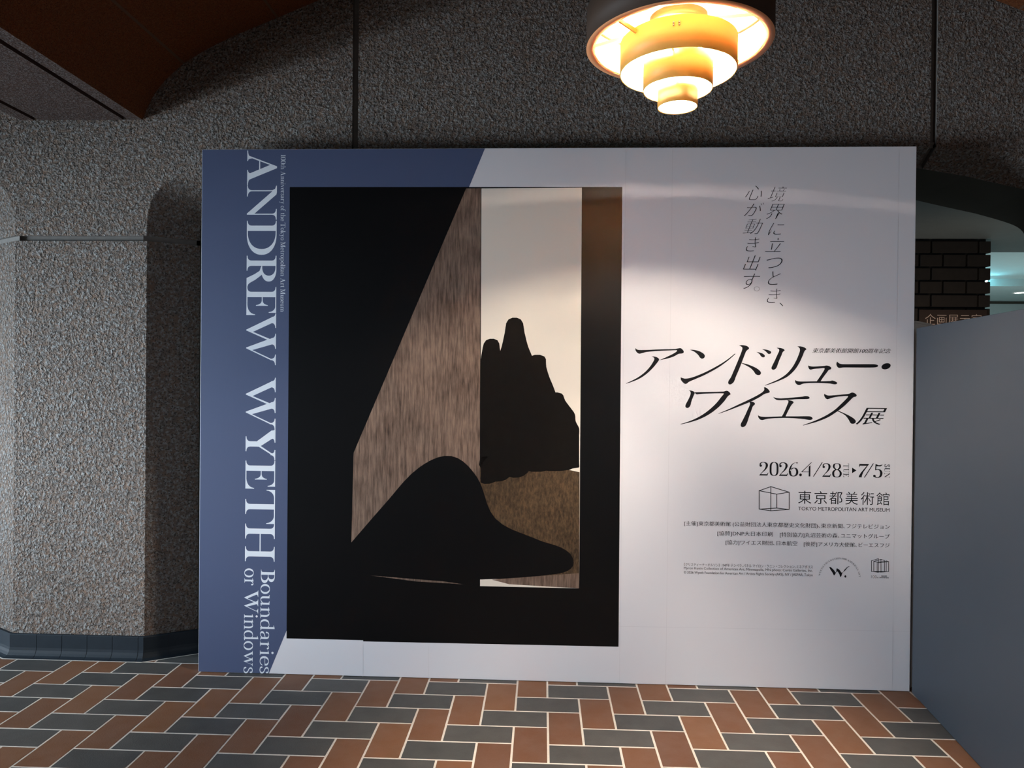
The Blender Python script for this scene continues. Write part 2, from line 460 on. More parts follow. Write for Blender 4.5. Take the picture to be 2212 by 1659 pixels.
def cjk_outline(text):
    cu = bpy.data.curves.new('glyphs', 'FONT'); cu.body = text; cu.size = 1
    o = bpy.data.objects.new('glyphs', cu); COL.objects.link(o)
    dg = bpy.context.evaluated_depsgraph_get(); dg.update()
    crv = o.to_curve(dg); loops = []
    for sp in crv.splines:
        bz = sp.bezier_points; q = []
        for i in range(len(bz)):
            a, b = bz[i], bz[(i + 1) % len(bz)]
            p0, p1, p2, p3 = a.co, a.handle_right, b.handle_left, b.co
            straight = abs((p1 - p0).cross(p3 - p0).z) + abs((p2 - p0).cross(p3 - p0).z) < 1e-5
            for k in range(1 if straight else 5):
                t = k / 5; u = 1 - t
                w = u**3 * p0 + 3 * u * u * t * p1 + 3 * u * t * t * p2 + t**3 * p3
                q.append((w.x, w.y))
        r = [q[0]] + [b for a, b in zip(q, q[1:]) if math.dist(a, b) > 1e-4]
        if len(r) > 2: loops.append(r)
    o.to_curve_clear(); bpy.data.objects.remove(o); bpy.data.curves.remove(cu)
    return loops

def thin(loops, dx, dy):
    """pull outlines in by dx on upright strokes and dy on level ones (negative = fatter)"""
    def area(q): return sum(a[0] * b[1] - b[0] * a[1] for a, b in zip(q, q[1:] + q[:1])) / 2
    big = max(loops, key=lambda q: abs(area(q))); sg = 1 if area(big) > 0 else -1
    res = []
    for q in loops:
        n = len(q); o = []
        for i in range(n):
            a, b, c = q[i - 1], q[i], q[(i + 1) % n]
            def nh(p, r):
                l = math.dist(p, r) or 1e-9; nx, ny = (r[1] - p[1]) / l * sg, -(r[0] - p[0]) / l * sg
                s = dx * abs(nx)**2 + dy * abs(ny)**2
                return nx, ny, s
            n1, n2 = nh(a, b), nh(b, c)
            det = n1[0] * n2[1] - n1[1] * n2[0]
            if abs(det) > 0.25:
                x = (n1[2] * n2[1] - n2[2] * n1[1]) / det; y = (n1[0] * n2[2] - n2[0] * n1[2]) / det
            else:
                mx, my = n1[0] + n2[0], n1[1] + n2[1]; l = sqrt(mx * mx + my * my) or 1
                s = (n1[2] + n2[2]) / 2; x, y = mx / l * s, my / l * s
            lim = 1.7 * max(abs(dx), abs(dy)); l = sqrt(x * x + y * y)
            if l > lim and l > 0: x, y = x * lim / l, y * lim / l
            o.append((b[0] - x, b[1] - y))
        res.append(o)
    return res

def cjk_mesh(text, name, xl, xr, zb, zt, tx=0.0, tz=0.0, shear=0.0):
    loops = cjk_outline(text)
    if tx or tz: loops = thin(loops, tx, tz)
    if shear: loops = [[(x + shear * y, y) for x, y in q] for q in loops]
    X = [p[0] for q in loops for p in q]; Y = [p[1] for q in loops for p in q]
    x0, x1, y0, y1 = min(X), max(X), min(Y), max(Y)
    cu = bpy.data.curves.new(name, 'CURVE'); cu.dimensions = '2D'; cu.fill_mode = 'BOTH'
    for q in loops:
        sp = cu.splines.new('POLY'); sp.points.add(len(q) - 1); sp.use_cyclic_u = True
        for p, (x, y) in zip(sp.points, q): p.co = ((x - x0) / (x1 - x0), (y - y0) / (y1 - y0), 0, 1)
    o = bpy.data.objects.new('glyphs', cu); COL.objects.link(o)
    dg = bpy.context.evaluated_depsgraph_get(); dg.update()
    me = bpy.data.meshes.new_from_object(o.evaluated_get(dg), depsgraph=dg); me.name = name
    bpy.data.objects.remove(o); bpy.data.curves.remove(cu)
    for v in me.vertices: v.co = (xl + v.co.x * (xr - xl), 0, zb + v.co.y * (zt - zb))
    me.update(); me.materials.clear()
    return me

# ---- a serif face drawn here: cap height 1, thick uprights, hairline levels
def quad(p0, p1, p2, n=6): return [((1 - t)**2 * p0[0] + 2 * t * (1 - t) * p1[0] + t * t * p2[0], (1 - t)**2 * p0[1] + 2 * t * (1 - t) * p1[1] + t * t * p2[1]) for t in [i / n for i in range(n + 1)]]
def ell(cx, cy, rx, ry, a0, a1, n=20, pw=1.0):
    r = []
    for i in range(n + 1):
        a = math.radians(a0 + (a1 - a0) * i / n); c, s = cos(a), sin(a)
        r.append((cx + rx * math.copysign(abs(c)**pw, c), cy + ry * math.copysign(abs(s)**pw, s)))
    return r
def serif(xl, xr, ea, eb, y, d, h=.16, th=.028):
    """slab with hollow brackets; d=+1 foot (stroke above), -1 head"""
    a = quad((eb, y + d * h), (eb, y + d * th), (xr, y + d * th)); b = quad((xl, y + d * th), (ea, y + d * th), (ea, y + d * h))
    return [(xl, y), (xr, y)] + a[::-1] + b[::-1]
def rect(x0, x1, y0, y1): return [(x0, y0), (x1, y0), (x1, y1), (x0, y1)]
def nib(path, a=.09, b=.018, n=5, closed=False, ws=None):
    """stroke whose half width follows an upright elliptical nib; optional width factors along the path"""
    p = catmull(path, closed, n); L, R = [], []
    N = len(p)
    for i in range(N):
        q0, q1 = (p[i - 1], p[(i + 1) % N]) if closed else (p[max(i - 1, 0)], p[min(i + 1, N - 1)])
        tx, ty = q1[0] - q0[0], q1[1] - q0[1]; l = sqrt(tx * tx + ty * ty) or 1; nx, ny = -ty / l, tx / l
        w = sqrt((a * nx)**2 + (b * ny)**2)
        if ws: f = i / max(N - 1, 1) * (len(ws) - 1); k = min(int(f), len(ws) - 2); w *= ws[k] + (ws[k + 1] - ws[k]) * (f - k)
        L.append((p[i][0] + nx * w, p[i][1] + ny * w)); R.append((p[i][0] - nx * w, p[i][1] - ny * w))
    if closed:
        out = []
        for i in range(N): j = (i + 1) % N; out.append([L[i], L[j], R[j], R[i]])
        return out
    return [L + R[::-1]]
T = .176; t2 = T / 2; H = .034
def crescent(x0, xo, xi, y0, y1, ox, ix, th=H):
    cy, ry = (y0 + y1) / 2, (y1 - y0) / 2
    return [(x0, y1)] + ell(ox, cy, xo - ox, ry, 90, -90, 24, .92) + [(x0, y0), (x0, y0 + th)] + ell(ix, cy, xi - ix, ry - th, -90, 90, 24, .92) + [(x0, y1 - th)]
G = {}
G['A'] = [[(-.03, 1), (.03, 1), (.435, 0), (.235, 0), (-.09, .80)], [(-.405, 0), (-.355, 0), (-.05, .84), (-.03, 1)], rect(-.25, .10, .40, .436),
          serif(-.555, -.21, -.34, -.29, 0, 1, .15), serif(.085, .60, .205, .375, 0, 1, .15)]
G['N'] = [[(-.10, 1), (.05, 1), (.126, .985), (.757, .25), (.79, .0), (.752, 0), (.018, .85)], rect(-.018, .018, 0, .97), rect(.757, .791, .0, 1),
          serif(-.165, .19, -.018, .018, 0, 1, .17), serif(.60, .955, .757, .791, 1, -1, .17), [(-.165, 1), (-.165, .975), (-.06, .94), (-.018, .85), (.05, 1)]]
def stem(x=0, y0=0, y1=1, w=T, L=.16, R=.16, top=True, bot=True, h=.16, tl=None, tr=None):
    r = [rect(x - w / 2, x + w / 2, y0, y1)]
    if bot: r.append(serif(x - w / 2 - L, x + w / 2 + R, x - w / 2, x + w / 2, y0, 1, h))
    if top: r.append(serif(x - w / 2 - (L if tl is None else tl), x + w / 2 + (R if tr is None else tr), x - w / 2, x + w / 2, y1, -1, h))
    return r
G['D'] = stem(R=.0, tr=0.0) + [crescent(t2 - .03, .877, .685, 0, 1, .2, .14)]
G['R'] = stem(R=.16, tr=0.0) + [crescent(t2 - .03, .605, .41, .49, 1, .2, .14),
          [(.12, .51), (.38, .51), (.45, .425), (.55, .29), (.65, .11), (.70, .055), (.78, .03), (.87, .025), (.87, 0), (.49, 0), (.36, .27), (.25, .44), (.12, .48)]]
def arm_tip(x, y, d, ln, back=.2): return [(x, y), (x, y - d * ln), (x - .022, y - d * ln)] + quad((x - .022, y - d * ln), (x - .05, y - d * .05), (x - back, y - d * .03))[1:] + [(x - back, y)]
G['E'] = stem(R=0, tr=0) + [rect(0, .60, .968, 1), arm_tip(.604, 1, 1, .25), rect(0, .66, 0, .034), arm_tip(.68, 0, -1, .295, .36),
          rect(0, .36, .515, .545), [(.375, .32), (.375, .72), (.35, .72)] + quad((.35, .72), (.33, .555), (.2, .545))[1:] + quad((.2, .515), (.33, .505), (.35, .32))]
G['F'] = stem(R=.16, tr=0) + [rect(0, .58, .968, 1), arm_tip(.584, 1, 1, .25), rect(0, .36, .495, .53), [(.375, .31), (.375, .71), (.35, .71)] + quad((.35, .71), (.33, .54), (.2, .53))[1:] + quad((.2, .495), (.33, .485), (.35, .31))]
G['W'] = [[(-.44, .93), (-.235, .93), (-.235, .86), (.058, .225), (.012, 0), (-.015, 0), (-.43, .86)], [(-.005, 0), (.012, 0), (.325, .73), (.29, .80), (.05, .21)],
          [(.255, .93), (.466, .93), (.470, .86), (.662, .2), (.603, 0), (.577, 0), (.31, .72), (.265, .86)], [(.585, 0), (.603, 0), (.985, .83), (.99, .93), (.95, .93), (.94, .83), (.655, .2)],
          serif(-.554, -.076, -.44, -.235, 1, -1, .15), serif(.113, .612, .26, .466, 1, -1, .15), serif(.80, 1.15, .945, .985, 1, -1, .18)]
G['Y'] = stem(0, 0, .44, top=False) + [[(-.088, .38), (-.45, .87), (-.45, .95), (-.20, .95), (-.165, .87), (.075, .50), (.09, .44), (.09, .38)], [(.06, .50), (.09, .44), (.36, .88), (.38, .95), (.33, .95), (.30, .87)],
          serif(-.49, -.05, -.45, -.19, 1, -1, .14), serif(.19, .54, .315, .365, 1, -1, .16)]
G['T'] = stem(0, 0, 1, top=False) + [rect(-.56, .56, .966, 1)] + [arm_tip(.565, 1, 1, .29, .28), [(-p[0], p[1]) for p in arm_tip(.565, 1, 1, .29, .28)]]
G['H'] = stem() + stem(.753) + [rect(0, .753, .49, .526)]
G['I'] = stem()
G['P'] = stem(R=.16, tr=0) + [crescent(t2 - .03, .60, .41, .45, 1, .2, .14)]
G['B'] = stem(R=0, tr=0) + [crescent(t2 - .03, .56, .38, .505, 1, .2, .14), crescent(t2 - .03, .64, .45, 0, .54, .2, .14)]
G['M'] = [rect(-.02, .02, 0, 1), [(-.12, 1), (.10, 1), (.46, .18), (.44, 0), (.38, 0), (-.02, .92)], [(.40, 0), (.44, 0), (.80, .88), (.80, 1), (.76, 1)], serif(-.16, .17, -.02, .02, 0, 1), [(-.16, 1), (-.16, .97), (-.02, .9), (.05, 1)]] + [[(p[0] + .86, p[1]) for p in q] for q in stem(L=.14, R=.16, tl=.03)]
G['U'] = [rect(-t2, t2, .3, 1), serif(-t2 - .15, t2 + .15, -t2, t2, 1, -1), serif(.45, .80, .605, .645, 1, -1)] + nib([(0, .35), (.02, .15), (.12, .035), (.30, .01), (.48, .05), (.58, .16), (.61, .35)], .088, .02, ws=[1, 1, 1, .9, .6, .3, .22]) + [rect(.605, .645, .3, 1)]
G['O'] = nib([(0, .5), (.08, .85), (.40, .985), (.72, .85), (.80, .5), (.72, .15), (.40, .015), (.08, .15)], .095, .018, closed=True)
G['C'] = nib([(.70, .74), (.60, .94), (.40, .985), (.10, .85), (0, .5), (.10, .15), (.40, .015), (.62, .08), (.74, .28)], .095, .018) + [rect(.68, .715, .68, .98)]
G['S'] = nib([(.42, .74), (.38, .92), (.22, .985), (.06, .90), (.03, .75), (.12, .60), (.34, .46), (.46, .32), (.42, .10), (.22, .015), (.05, .08), (.0, .28)], .075, .022) + [rect(.40, .43, .68, .98), rect(-.01, .02, .02, .30)]
G['K'] = stem() + [[(.05, .40), (.10, .40), (.62, .96), (.56, .96)], [(.20, .60), (.30, .66), (.72, .0), (.50, 0)], serif(.42, .76, .57, .61, 1, -1, .1), serif(.40, .86, .52, .70, 0, 1, .1)]
# lower case (x height .64)
LW = .128; l2 = LW / 2; XH = .64
def lstem(x=0, y0=0, y1=XH, bot=True, flag=True, L=.10, R=.10):
    r = [rect(x - l2, x + l2, y0, y1)]
    if bot: r.append(serif(x - l2 - L, x + l2 + R, x - l2, x + l2, y0, 1, .08, .024))
    if flag: r.append([(x - l2 - .11, y1 - .055), (x + l2, y1 + .02), (x + l2, y1 - .10), (x - l2, y1 - .10), (x - l2, y1 - .07), (x - l2 - .11, y1 - .075)])
    return r
def ringO(cx, rx, cy=XH / 2, ry=XH / 2, a=.066): return nib([(cx + (rx - a) * cos(q), cy + (ry - .004) * sin(q)) for q in [2 * pi * i / 12 for i in range(12)]], a, .015, closed=True, n=4)
def arch(x0, x1, y1=XH, b0=.40): return nib([(x0, b0), (x0 + .08, y1 - .09), (x0 + .22 * (x1 - x0) / .42 + .04, y1 - .015), (x1 - .08, y1 - .05), (x1, y1 - .2), (x1, .1), (x1, 0)], l2, .016, ws=[.25, .4, 1, 1, 1, 1, 1])
G['o'] = ringO(.0, .335)
G['n'] = lstem() + arch(.0, .42) + [serif(.42 - l2 - .10, .42 + l2 + .10, .42 - l2, .42 + l2, 0, 1, .08, .024)]
G['m'] = G['n'] + [[(p[0] + .42, p[1]) for p in q] for q in arch(.0, .42) + [serif(.42 - l2 - .10, .42 + l2 + .10, .42 - l2, .42 + l2, 0, 1, .08, .024)]]
G['h'] = lstem(0, 0, 1.02) + arch(.0, .42) + [serif(.42 - l2 - .10, .42 + l2 + .10, .42 - l2, .42 + l2, 0, 1, .08, .024)]
G['l'] = lstem(0, 0, 1.02)
G['i'] = lstem() + [ell(-.01, .90, .08, .08, 0, 345, 15)]
G['k'] = lstem(0, 0, 1.02) + [[(.04, .26), (.08, .25), (.42, .60), (.36, .60)], [(.13, .34), (.22, .41), (.48, 0), (.32, 0)], serif(.27, .52, .37, .41, XH, -1, .05, .022), serif(.26, .58, .33, .47, 0, 1, .06, .022)]
G['u'] = [rect(-l2, l2, .2, XH), [(-l2 - .10, XH), (l2, XH), (l2, XH - .06), (-l2, XH - .06), (-l2 - .10, XH - .024)]] + nib([(0, .25), (.02, .10), (.12, .012), (.26, .05), (.38, .16)], l2, .016, ws=[1, 1, 1, .8, .3]) + [rect(.42 - l2, .42 + l2, .0, XH), [(.42 - l2 - .10, XH), (.42, XH), (.42, XH - .06), (.42 - l2, XH - .06), (.42 - l2 - .10, XH - .024)], [(.42, 0), (.42 + l2 + .10, .03), (.42 + l2 + .10, .05), (.42 + l2, .09), (.42, .09)]]
G['d'] = nib([(.40, .5), (.30, .61), (.16, .625), (-.02, .54), (-.09, .32), (-.02, .09), (.16, .012), (.30, .05), (.40, .16)], .066, .016, ws=[.25, .6, 1, 1, 1, 1, 1, .6, .25]) + lstem(.42, 0, 1.02, bot=False) + [[(.42, 0), (.42 + l2 + .10, .03), (.42 + l2 + .10, .05), (.42 + l2, .09), (.42, .09)]]
G['p'] = lstem(0, -.30, XH) + nib([(.02, .5), (.12, .60), (.26, .625), (.43, .54), (.50, .32), (.43, .09), (.26, .012), (.12, .05), (.02, .14)], .066, .016, ws=[.25, .6, 1, 1, 1, 1, 1, .6, .25])
G['a'] = nib([(-.02, .47), (.04, .59), (.18, .625), (.32, .57), (.36, .42), (.36, .10), (.42, .03), (.52, .06)], l2, .018, ws=[.5, .8, 1, 1, 1, 1, .7, .3]) + nib([(.36, .38), (.20, .33), (.04, .26), (-.03, .14), (.04, .025), (.18, .03), (.34, .14)], .06, .02, ws=[.6, .9, 1, 1.1, 1, .8, .4]) + [ell(-.01, .46, .055, .055, 0, 340, 12)]
G['r'] = lstem() + nib([(.02, .42), (.10, .56), (.22, .62), (.32, .58)], l2, .02, ws=[.3, .5, 1, 1.2]) + [ell(.30, .545, .062, .062, 0, 340, 14)]
G['e'] = nib([(.50, .36), (.47, .52), (.28, .625), (.08, .54), (.0, .32), (.07, .09), (.27, .012), (.44, .07), (.54, .19)], .064, .018, ws=[.9, 1, 1, 1, 1.1, 1.1, 1, .7, .4]) + [rect(.0, .55, .345, .375)]
G['s'] = nib([(.36, .47), (.33, .58), (.20, .625), (.06, .575), (.04, .47), (.12, .38), (.30, .29), (.38, .18), (.33, .06), (.18, .012), (.04, .06), (.0, .18)], .052, .022) + [rect(.345, .37, .43, .62), rect(-.01, .015, .02, .20)]
G['w'] = [[(-.30, .60), (-.155, .60), (.045, .15), (.008, 0), (-.012, 0)], [(0, 0), (.012, 0), (.225, .46), (.20, .54), (.04, .15)], [(.17, .60), (.305, .60), (.455, .15), (.40, 0), (.382, 0)], [(.392, 0), (.405, 0), (.65, .60), (.615, .60), (.45, .14)],
          serif(-.38, -.07, -.30, -.155, XH, -1, .07, .024), serif(.09, .40, .17, .305, XH, -1, .07, .024), serif(.52, .75, .615, .65, XH, -1, .08, .024)]
G['v'] = [[(-.25, .60), (-.11, .60), (.07, .15), (.01, 0), (-.012, 0)], [(0, 0), (.012, 0), (.25, .60), (.215, .60), (.06, .15)], serif(-.33, -.02, -.25, -.11, XH, -1, .07, .024), serif(.12, .34, .215, .25, XH, -1, .08, .024)]
G['y'] = G['v'] + nib([(.012, .03), (-.06, -.15), (-.14, -.26), (-.24, -.27)], .03, .03) + [ell(-.24, -.235, .05, .05, 0, 340, 12)]
G['t'] = [rect(-l2, l2, .12, .70), [(-.16, .62), (-.16, .60), (.22, .60), (.22, .635), (l2, .635), (l2, .82), (.03, .80), (-.05, .68)]] + nib([(0, .14), (.04, .04), (.14, .015), (.24, .08)], l2, .02, ws=[1, 1, .9, .4])
G['f'] = [rect(-l2, l2, 0, .8), serif(-l2 - .10, l2 + .12, -l2, l2, 0, 1, .08, .024), rect(-.17, .22, .60, .635)] + nib([(0, .78), (.05, .95), (.18, 1.02), (.30, .97)], l2, .022, ws=[1, .9, .9, .8]) + [ell(.29, .95, .055, .055, 0, 340, 12)]
# figures
G['0'] = nib([(0, .5), (.05, .86), (.30, .985), (.55, .86), (.60, .5), (.55, .14), (.30, .015), (.05, .14)], .085, .018, closed=True)
G['1'] = stem(0, 0, 1, top=False) + [[(-.25, .86), (t2, 1.0), (t2, .86), (-t2, .86), (-.25, .84)]]
G['2'] = nib([(.06, .74), (.08, .90), (.28, .985), (.50, .90), (.55, .72), (.44, .48), (.20, .22), (.02, .02)], .085, .02, ws=[.5, .6, 1, 1, 1, .75, .35, .25]) + [ell(.10, .73, .095, .085, 0, 345, 16), [(-.02, 0), (.60, 0), (.68, .22), (.655, .22), (.56, .10), (.06, .10)]]
G['6'] = nib([(.60, .93), (.40, .93), (.18, .78), (.05, .52), (.03, .30), (.12, .08), (.32, .015), (.52, .10), (.60, .30), (.52, .50), (.34, .575), (.16, .50), (.05, .38)], .085, .02, ws=[.3, .3, .5, .9, 1, 1, 1, 1, 1, 1, 1, .5, .3]) + [ell(.57, .925, .07, .035, 0, 345, 14)]
G['4'] = [[(.50, 0), (.62, 0), (.62, .80), (.50, .70)], rect(-.02, .62, .295, .335), [(-.02, .335), (-.02, .30), (.05, .33), (.72, 1.0), (.66, 1.0)]]
G['8'] = nib([(.06, .76), (.12, .93), (.32, .985), (.52, .93), (.58, .76), (.48, .62), (.32, .55), (.14, .64)], .075, .018, closed=True) + nib([(.02, .26), (.08, .44), (.30, .55), (.54, .46), (.64, .26), (.54, .07), (.32, .015), (.10, .07)], .085, .02, closed=True)
G['7'] = [[(.06, 1), (.72, 1), (.72, .96), (.64, .87), (.06, .87)], [(.06, 1), (.03, .76), (.055, .76), (.12, .89), (.2, .9)], [(.60, .90), (.70, .96), (.34, .40), (.24, .10), (.24, 0), (.02, 0), (.05, .12), (.18, .36)]]
G['5'] = [[(.16, 1), (.24, 1), (.20, .60), (.13, .55)], [(.16, 1), (.40, .93), (.60, .96), (.66, 1.0), (.64, .92), (.50, .83), (.18, .86)]] + nib([(.14, .56), (.30, .62), (.50, .54), (.58, .33), (.50, .10), (.28, .015), (.08, .10)], .085, .024, ws=[.4, 1, 1, 1, 1, 1, .8]) + [ell(.09, .13, .095, .085, 0, 345, 16)]
G['/'] = [[(0, -.06), (.05, -.06), (.52, 1.04), (.47, 1.04)]]
G['.'] = [ell(.07, .085, .085, .085, 0, 345, 16)]
def gext(ch): xs = [p[0] for q in G[ch] for p in q]; return min(xs), max(xs)

def set_line(text, gap=.06, space=.38):
    """glyph polygons of a line set flush left at 0; returns polys and width"""
    x = 0; out = []
    for ch in text:
        if ch == ' ': x += space; continue
        a, b = gext(ch)
        out += [[(p[0] - a + x, p[1]) for p in q] for q in G[ch]]
        x += b - a + gap
    return out, x - gap

# ------------------------------------------------------------------ the exhibition billboard
P0 = Vector((-11.04509 * W, 1.27436 * W, 0)); P1 = Vector((12.99497 * W, 1.22237 * W, 0))
BW, BH = (P1 - P0).length, 18.03368 * W
EX = (P1 - P0).normalized(); EN = Vector((EX.y, -EX.x, 0))
def bp(x, y):
    """where a point of the printed face lies on the board, metres right and up from its lower left corner"""
    d = (x - 1106) / FPX * RT - (y - 829.5) / FPX * UP + _fw
    t = (P0 - CAM).dot(EN) / d.dot(EN); q = CAM + t * d - P0
    return q.dot(EX), q.z
def bpl(pts): return [bp(*p[:2]) for p in pts]

M['board_pale'] = plain('billboard_pale_vinyl', (0.78, 0.76, 0.79), 0.42, 0.012, 5)
M['board_blue'] = plain('billboard_slate_blue_vinyl', (0.068, 0.090, 0.178), 0.5, 0.02, 5)
M['board_core'] = plain('billboard_edge', (0.55, 0.55, 0.58), 0.6)
M['seam'] = new_mat('vinyl_seam', (0.69, 0.67, 0.70), 0.5)
M['ink'] = new_mat('black_print', (0.008, 0.008, 0.010), 0.45, spec=0.2)
M['white_print'] = new_mat('white_print', (0.82, 0.86, 0.92), 0.45)
M['art_black'] = new_mat('art_black', (0.003, 0.003, 0.0035), 0.36, spec=0.22)
M['art_sky'] = plain('art_cream', (0.80, 0.72, 0.62), 0.4, 0.03, 3)
def grainy(name, a, b, sx=34, sz=3):
    mt = new_mat(name, a, 0.42, spec=0.25); t = NT(mt)
    mp = t.n('ShaderNodeMapping'); mp.inputs['Scale'].default_value = (sx, sx, sz); t.l(t.obj(), mp.inputs[0])
    n = t.noise(3.0, 6, 0.65, mp.outputs[0]); n2 = t.noise(5, 3, 0.6)
    f = t.math('ADD', t.math('MULTIPLY', n.outputs['Fac'], .7), t.math('MULTIPLY', n2.outputs['Fac'], .3))
    t.l(t.ramp(f, [(0.34, b), (0.66, a)]), t.b.inputs['Base Color']); return mt
M['art_brown'] = grainy('art_brown_grain', (0.27, 0.185, 0.14), (0.05, 0.032, 0.024))
M['art_grass'] = grainy('art_umber_grain', (0.12, 0.075, 0.04), (0.015, 0.01, 0.007), 40, 14)
M['art_bush'] = plain('art_dark_foliage', (0.0055, 0.0045, 0.004), 0.4, 0.5, 30, spec=0.15)

board = empty('exhibition_billboard', P0, atan2(EX.y, EX.x))
tag(board, 'huge exhibition billboard with slate blue side, black framed picture and pale printed right half', 'billboard')
def flat(name, polys, mat, y, parent=board, label=None):
    me = tri_mesh(name, polys); o = link(name, me, parent, [mat]); o.location.y = y
    if label: o['label'] = label
    return o
g = MB(); g.box(0, BW, 0, .06, 0.002, BH); g.build('panel', [M['board_pale']], board, bevel=.0015)
for x in (.02, BW / 2 - .04, BW - .1):
    g = MB(); g.box(x, x + .08, .0605, .075, .002, BH - .05); g.build('backing_batten', M['board_core'], board)
# slate blue field, cut on the slant
blue = [(0.0015, .003), bp(581, 1456.3), bp(1047.5, 319), (0.0015, BH - .0015)]
blue[1] = (blue[1][0], .003); blue[2] = (blue[2][0], BH - .0015)
flat('blue_field', [blue], M['board_blue'], -.00016, label='slate blue field cut on a slant')
seams = []
def seam(x0, y0, x1, y1, w=.0016):
    a, b = bp(x0, y0), bp(x1, y1); dx, dz = b[0] - a[0], b[1] - a[1]; l = sqrt(dx * dx + dz * dz); nx, nz = -dz / l * w / 2, dx / l * w / 2
    seams.append([(a[0] + nx, a[1] + nz), (b[0] + nx, b[1] + nz), (b[0] - nx, b[1] - nz), (a[0] - nx, a[1] - nz)])
seam(1352, 321, 1338, 1475); seam(1453, 321, 1438, 1478); seam(1942, 321, 1927, 1492); seam(1337, 1353, 1966, 1364); seam(784, 1392, 784, 1462); seam(925, 1396, 925, 1467)
for s_ in seams: flat('sheet_seam', [s_], M['seam'], -.00022)
# picture: a plain stand-in composition of colour fields
pic = flat('picture', [bpl([(626, 404), (1344, 404), (1336, 1397), (784.5, 1385.5), (784.5, 1383.0), (619, 1379)])], M['art_black'], -.00030, label='near-black picture with a lit cream upright and brown slanting field')
flat('cream_upright', [bpl([(1040, 407), (1257, 405.5), (1251, 1271), (1037, 1266)])], M['art_sky'], -.00008, pic)
flat('brown_field', [bpl([(1007, 407), (1038.5, 406.5), (1036, 1168), (759, 1172), (764, 978)])], M['art_brown'], -.00008, pic)
flat('umber_ground', [bpl(catmull([(1037, 990, 1), (1090, 985), (1160, 1000), (1252, 1020, 1), (1251, 1255, 1), (1037, 1250, 1)]))], M['art_grass'], -.00014, pic)
rb = random.Random(3)
bush = []
for i in range(9): bush.append(ell(1055 + 22 * i + rb.uniform(-8, 8), 1015 - 6 * i + rb.uniform(-8, 8), 34, 30, 0, 350, 18))
def lump(cx, y0, y1, w):
    L_, R_ = [], []; n = 11
    for i in range(n + 1):
        t = i / n; ww = w * (0.15 + sin(pi * min(t * .75 + .05, 1)) * .95) * (1 + rb.uniform(-.16, .16)); y = y0 + (y1 - y0) * t
        L_.append((max(cx - ww, 1038), y)); R_.append((min(cx + ww * (1 + rb.uniform(-.1, .1)), 1251), y))
    return catmull(L_ + R_[::-1], True, 3)
bush = [[(min(max(x, 1038.5), 1250), y) for x, y in q] for q in bush]
bush += [lump(1062, 735, 1010, 40), lump(1112, 690, 1010, 44), lump(1160, 770, 1015, 44), lump(1200, 850, 1015, 46), lump(1232, 915, 1010, 26)]
flat('foliage_masses', [bpl(q) for q in bush], M['art_bush'], -.00020, pic)
flat('dark_mound', [bpl(catmull([(757, 1174, 1), (830, 1090), (905, 1010), (975, 985), (1030, 1030), (1070, 1120), (1160, 1165), (1225, 1190), (1238, 1222), (1200, 1240), (1000, 1252), (800, 1238), (757, 1230, 1)]))], M['art_black'], -.00034, pic)
flat('pale_sill', [bpl([(1062, 1252), (1251, 1238), (1251, 1271), (1100, 1262)]), bpl([(800, 1243), (960, 1256), (1000, 1262), (900, 1256)])], M['art_brown'], -.00032, pic)

# ---- writing on the slate blue field, turned a quarter
def down_glyph(ch, x, y, k=66.6, run=None):
    """place one capital reading downwards with its own zero at (x, y) on the photo's board"""
    a = bp(x, y); sc = k * BW / 1540
    return [[(a[0] + p[1] * sc, a[1] - p[0] * sc * (run or 1)) for p in q] for q in G[ch]]
def bx(y): return 534.3 - (y - 324) * 0.0058           # base line of the big name
polys = []
for n_, (ch, y) in enumerate((('A', 361.5), ('N', 412.1), ('D', 493.1), ('R', 568.5), ('E', 636), ('W', 713), ('W', 851.5), ('Y', 958.6), ('E', 1011), ('T', 1094), ('H', 1147))):
    if n_ == 6:
        flat('name_lettering', polys, M['white_print'], -.00032, label='first word of the big white serif capitals reading downwards'); polys = []
    polys += down_glyph(ch, bx(y), y)
flat('name_lettering', polys, M['white_print'], -.00032, label='second word of the big white serif capitals reading downwards')
def down_line(text, xa, ya, xb_, yb, k, gap, space, name):
    ps, wd = set_line(text, gap, space); a, b = bp(xa, ya), bp(xb_, yb); sc = k * BW / 1540; run = (a[1] - b[1]) / wd
    pl = [[(a[0] + (b[0] - a[0]) * p[0] / wd + p[1] * sc, a[1] - p[0] * run) for p in q] for q in ps]
    flat(name, pl, M['white_print'], -.00032, label='white serif lettering reading downwards')
down_line('Boundaries', 563.8, 1230.4, 561.0, 1454.8, 31.2, .055, .3, 'subtitle_lettering')
down_line('or Windows', 528.4, 1227.5, 526.3, 1454.2, 31.2, .055, .30, 'subtitle_lettering')
down_line('100th Anniversary of the Tokyo Metropolitan Art Museum', 607, 334.3, 606.0, 673.5, 10.2, .07, .34, 'anniversary_lettering')

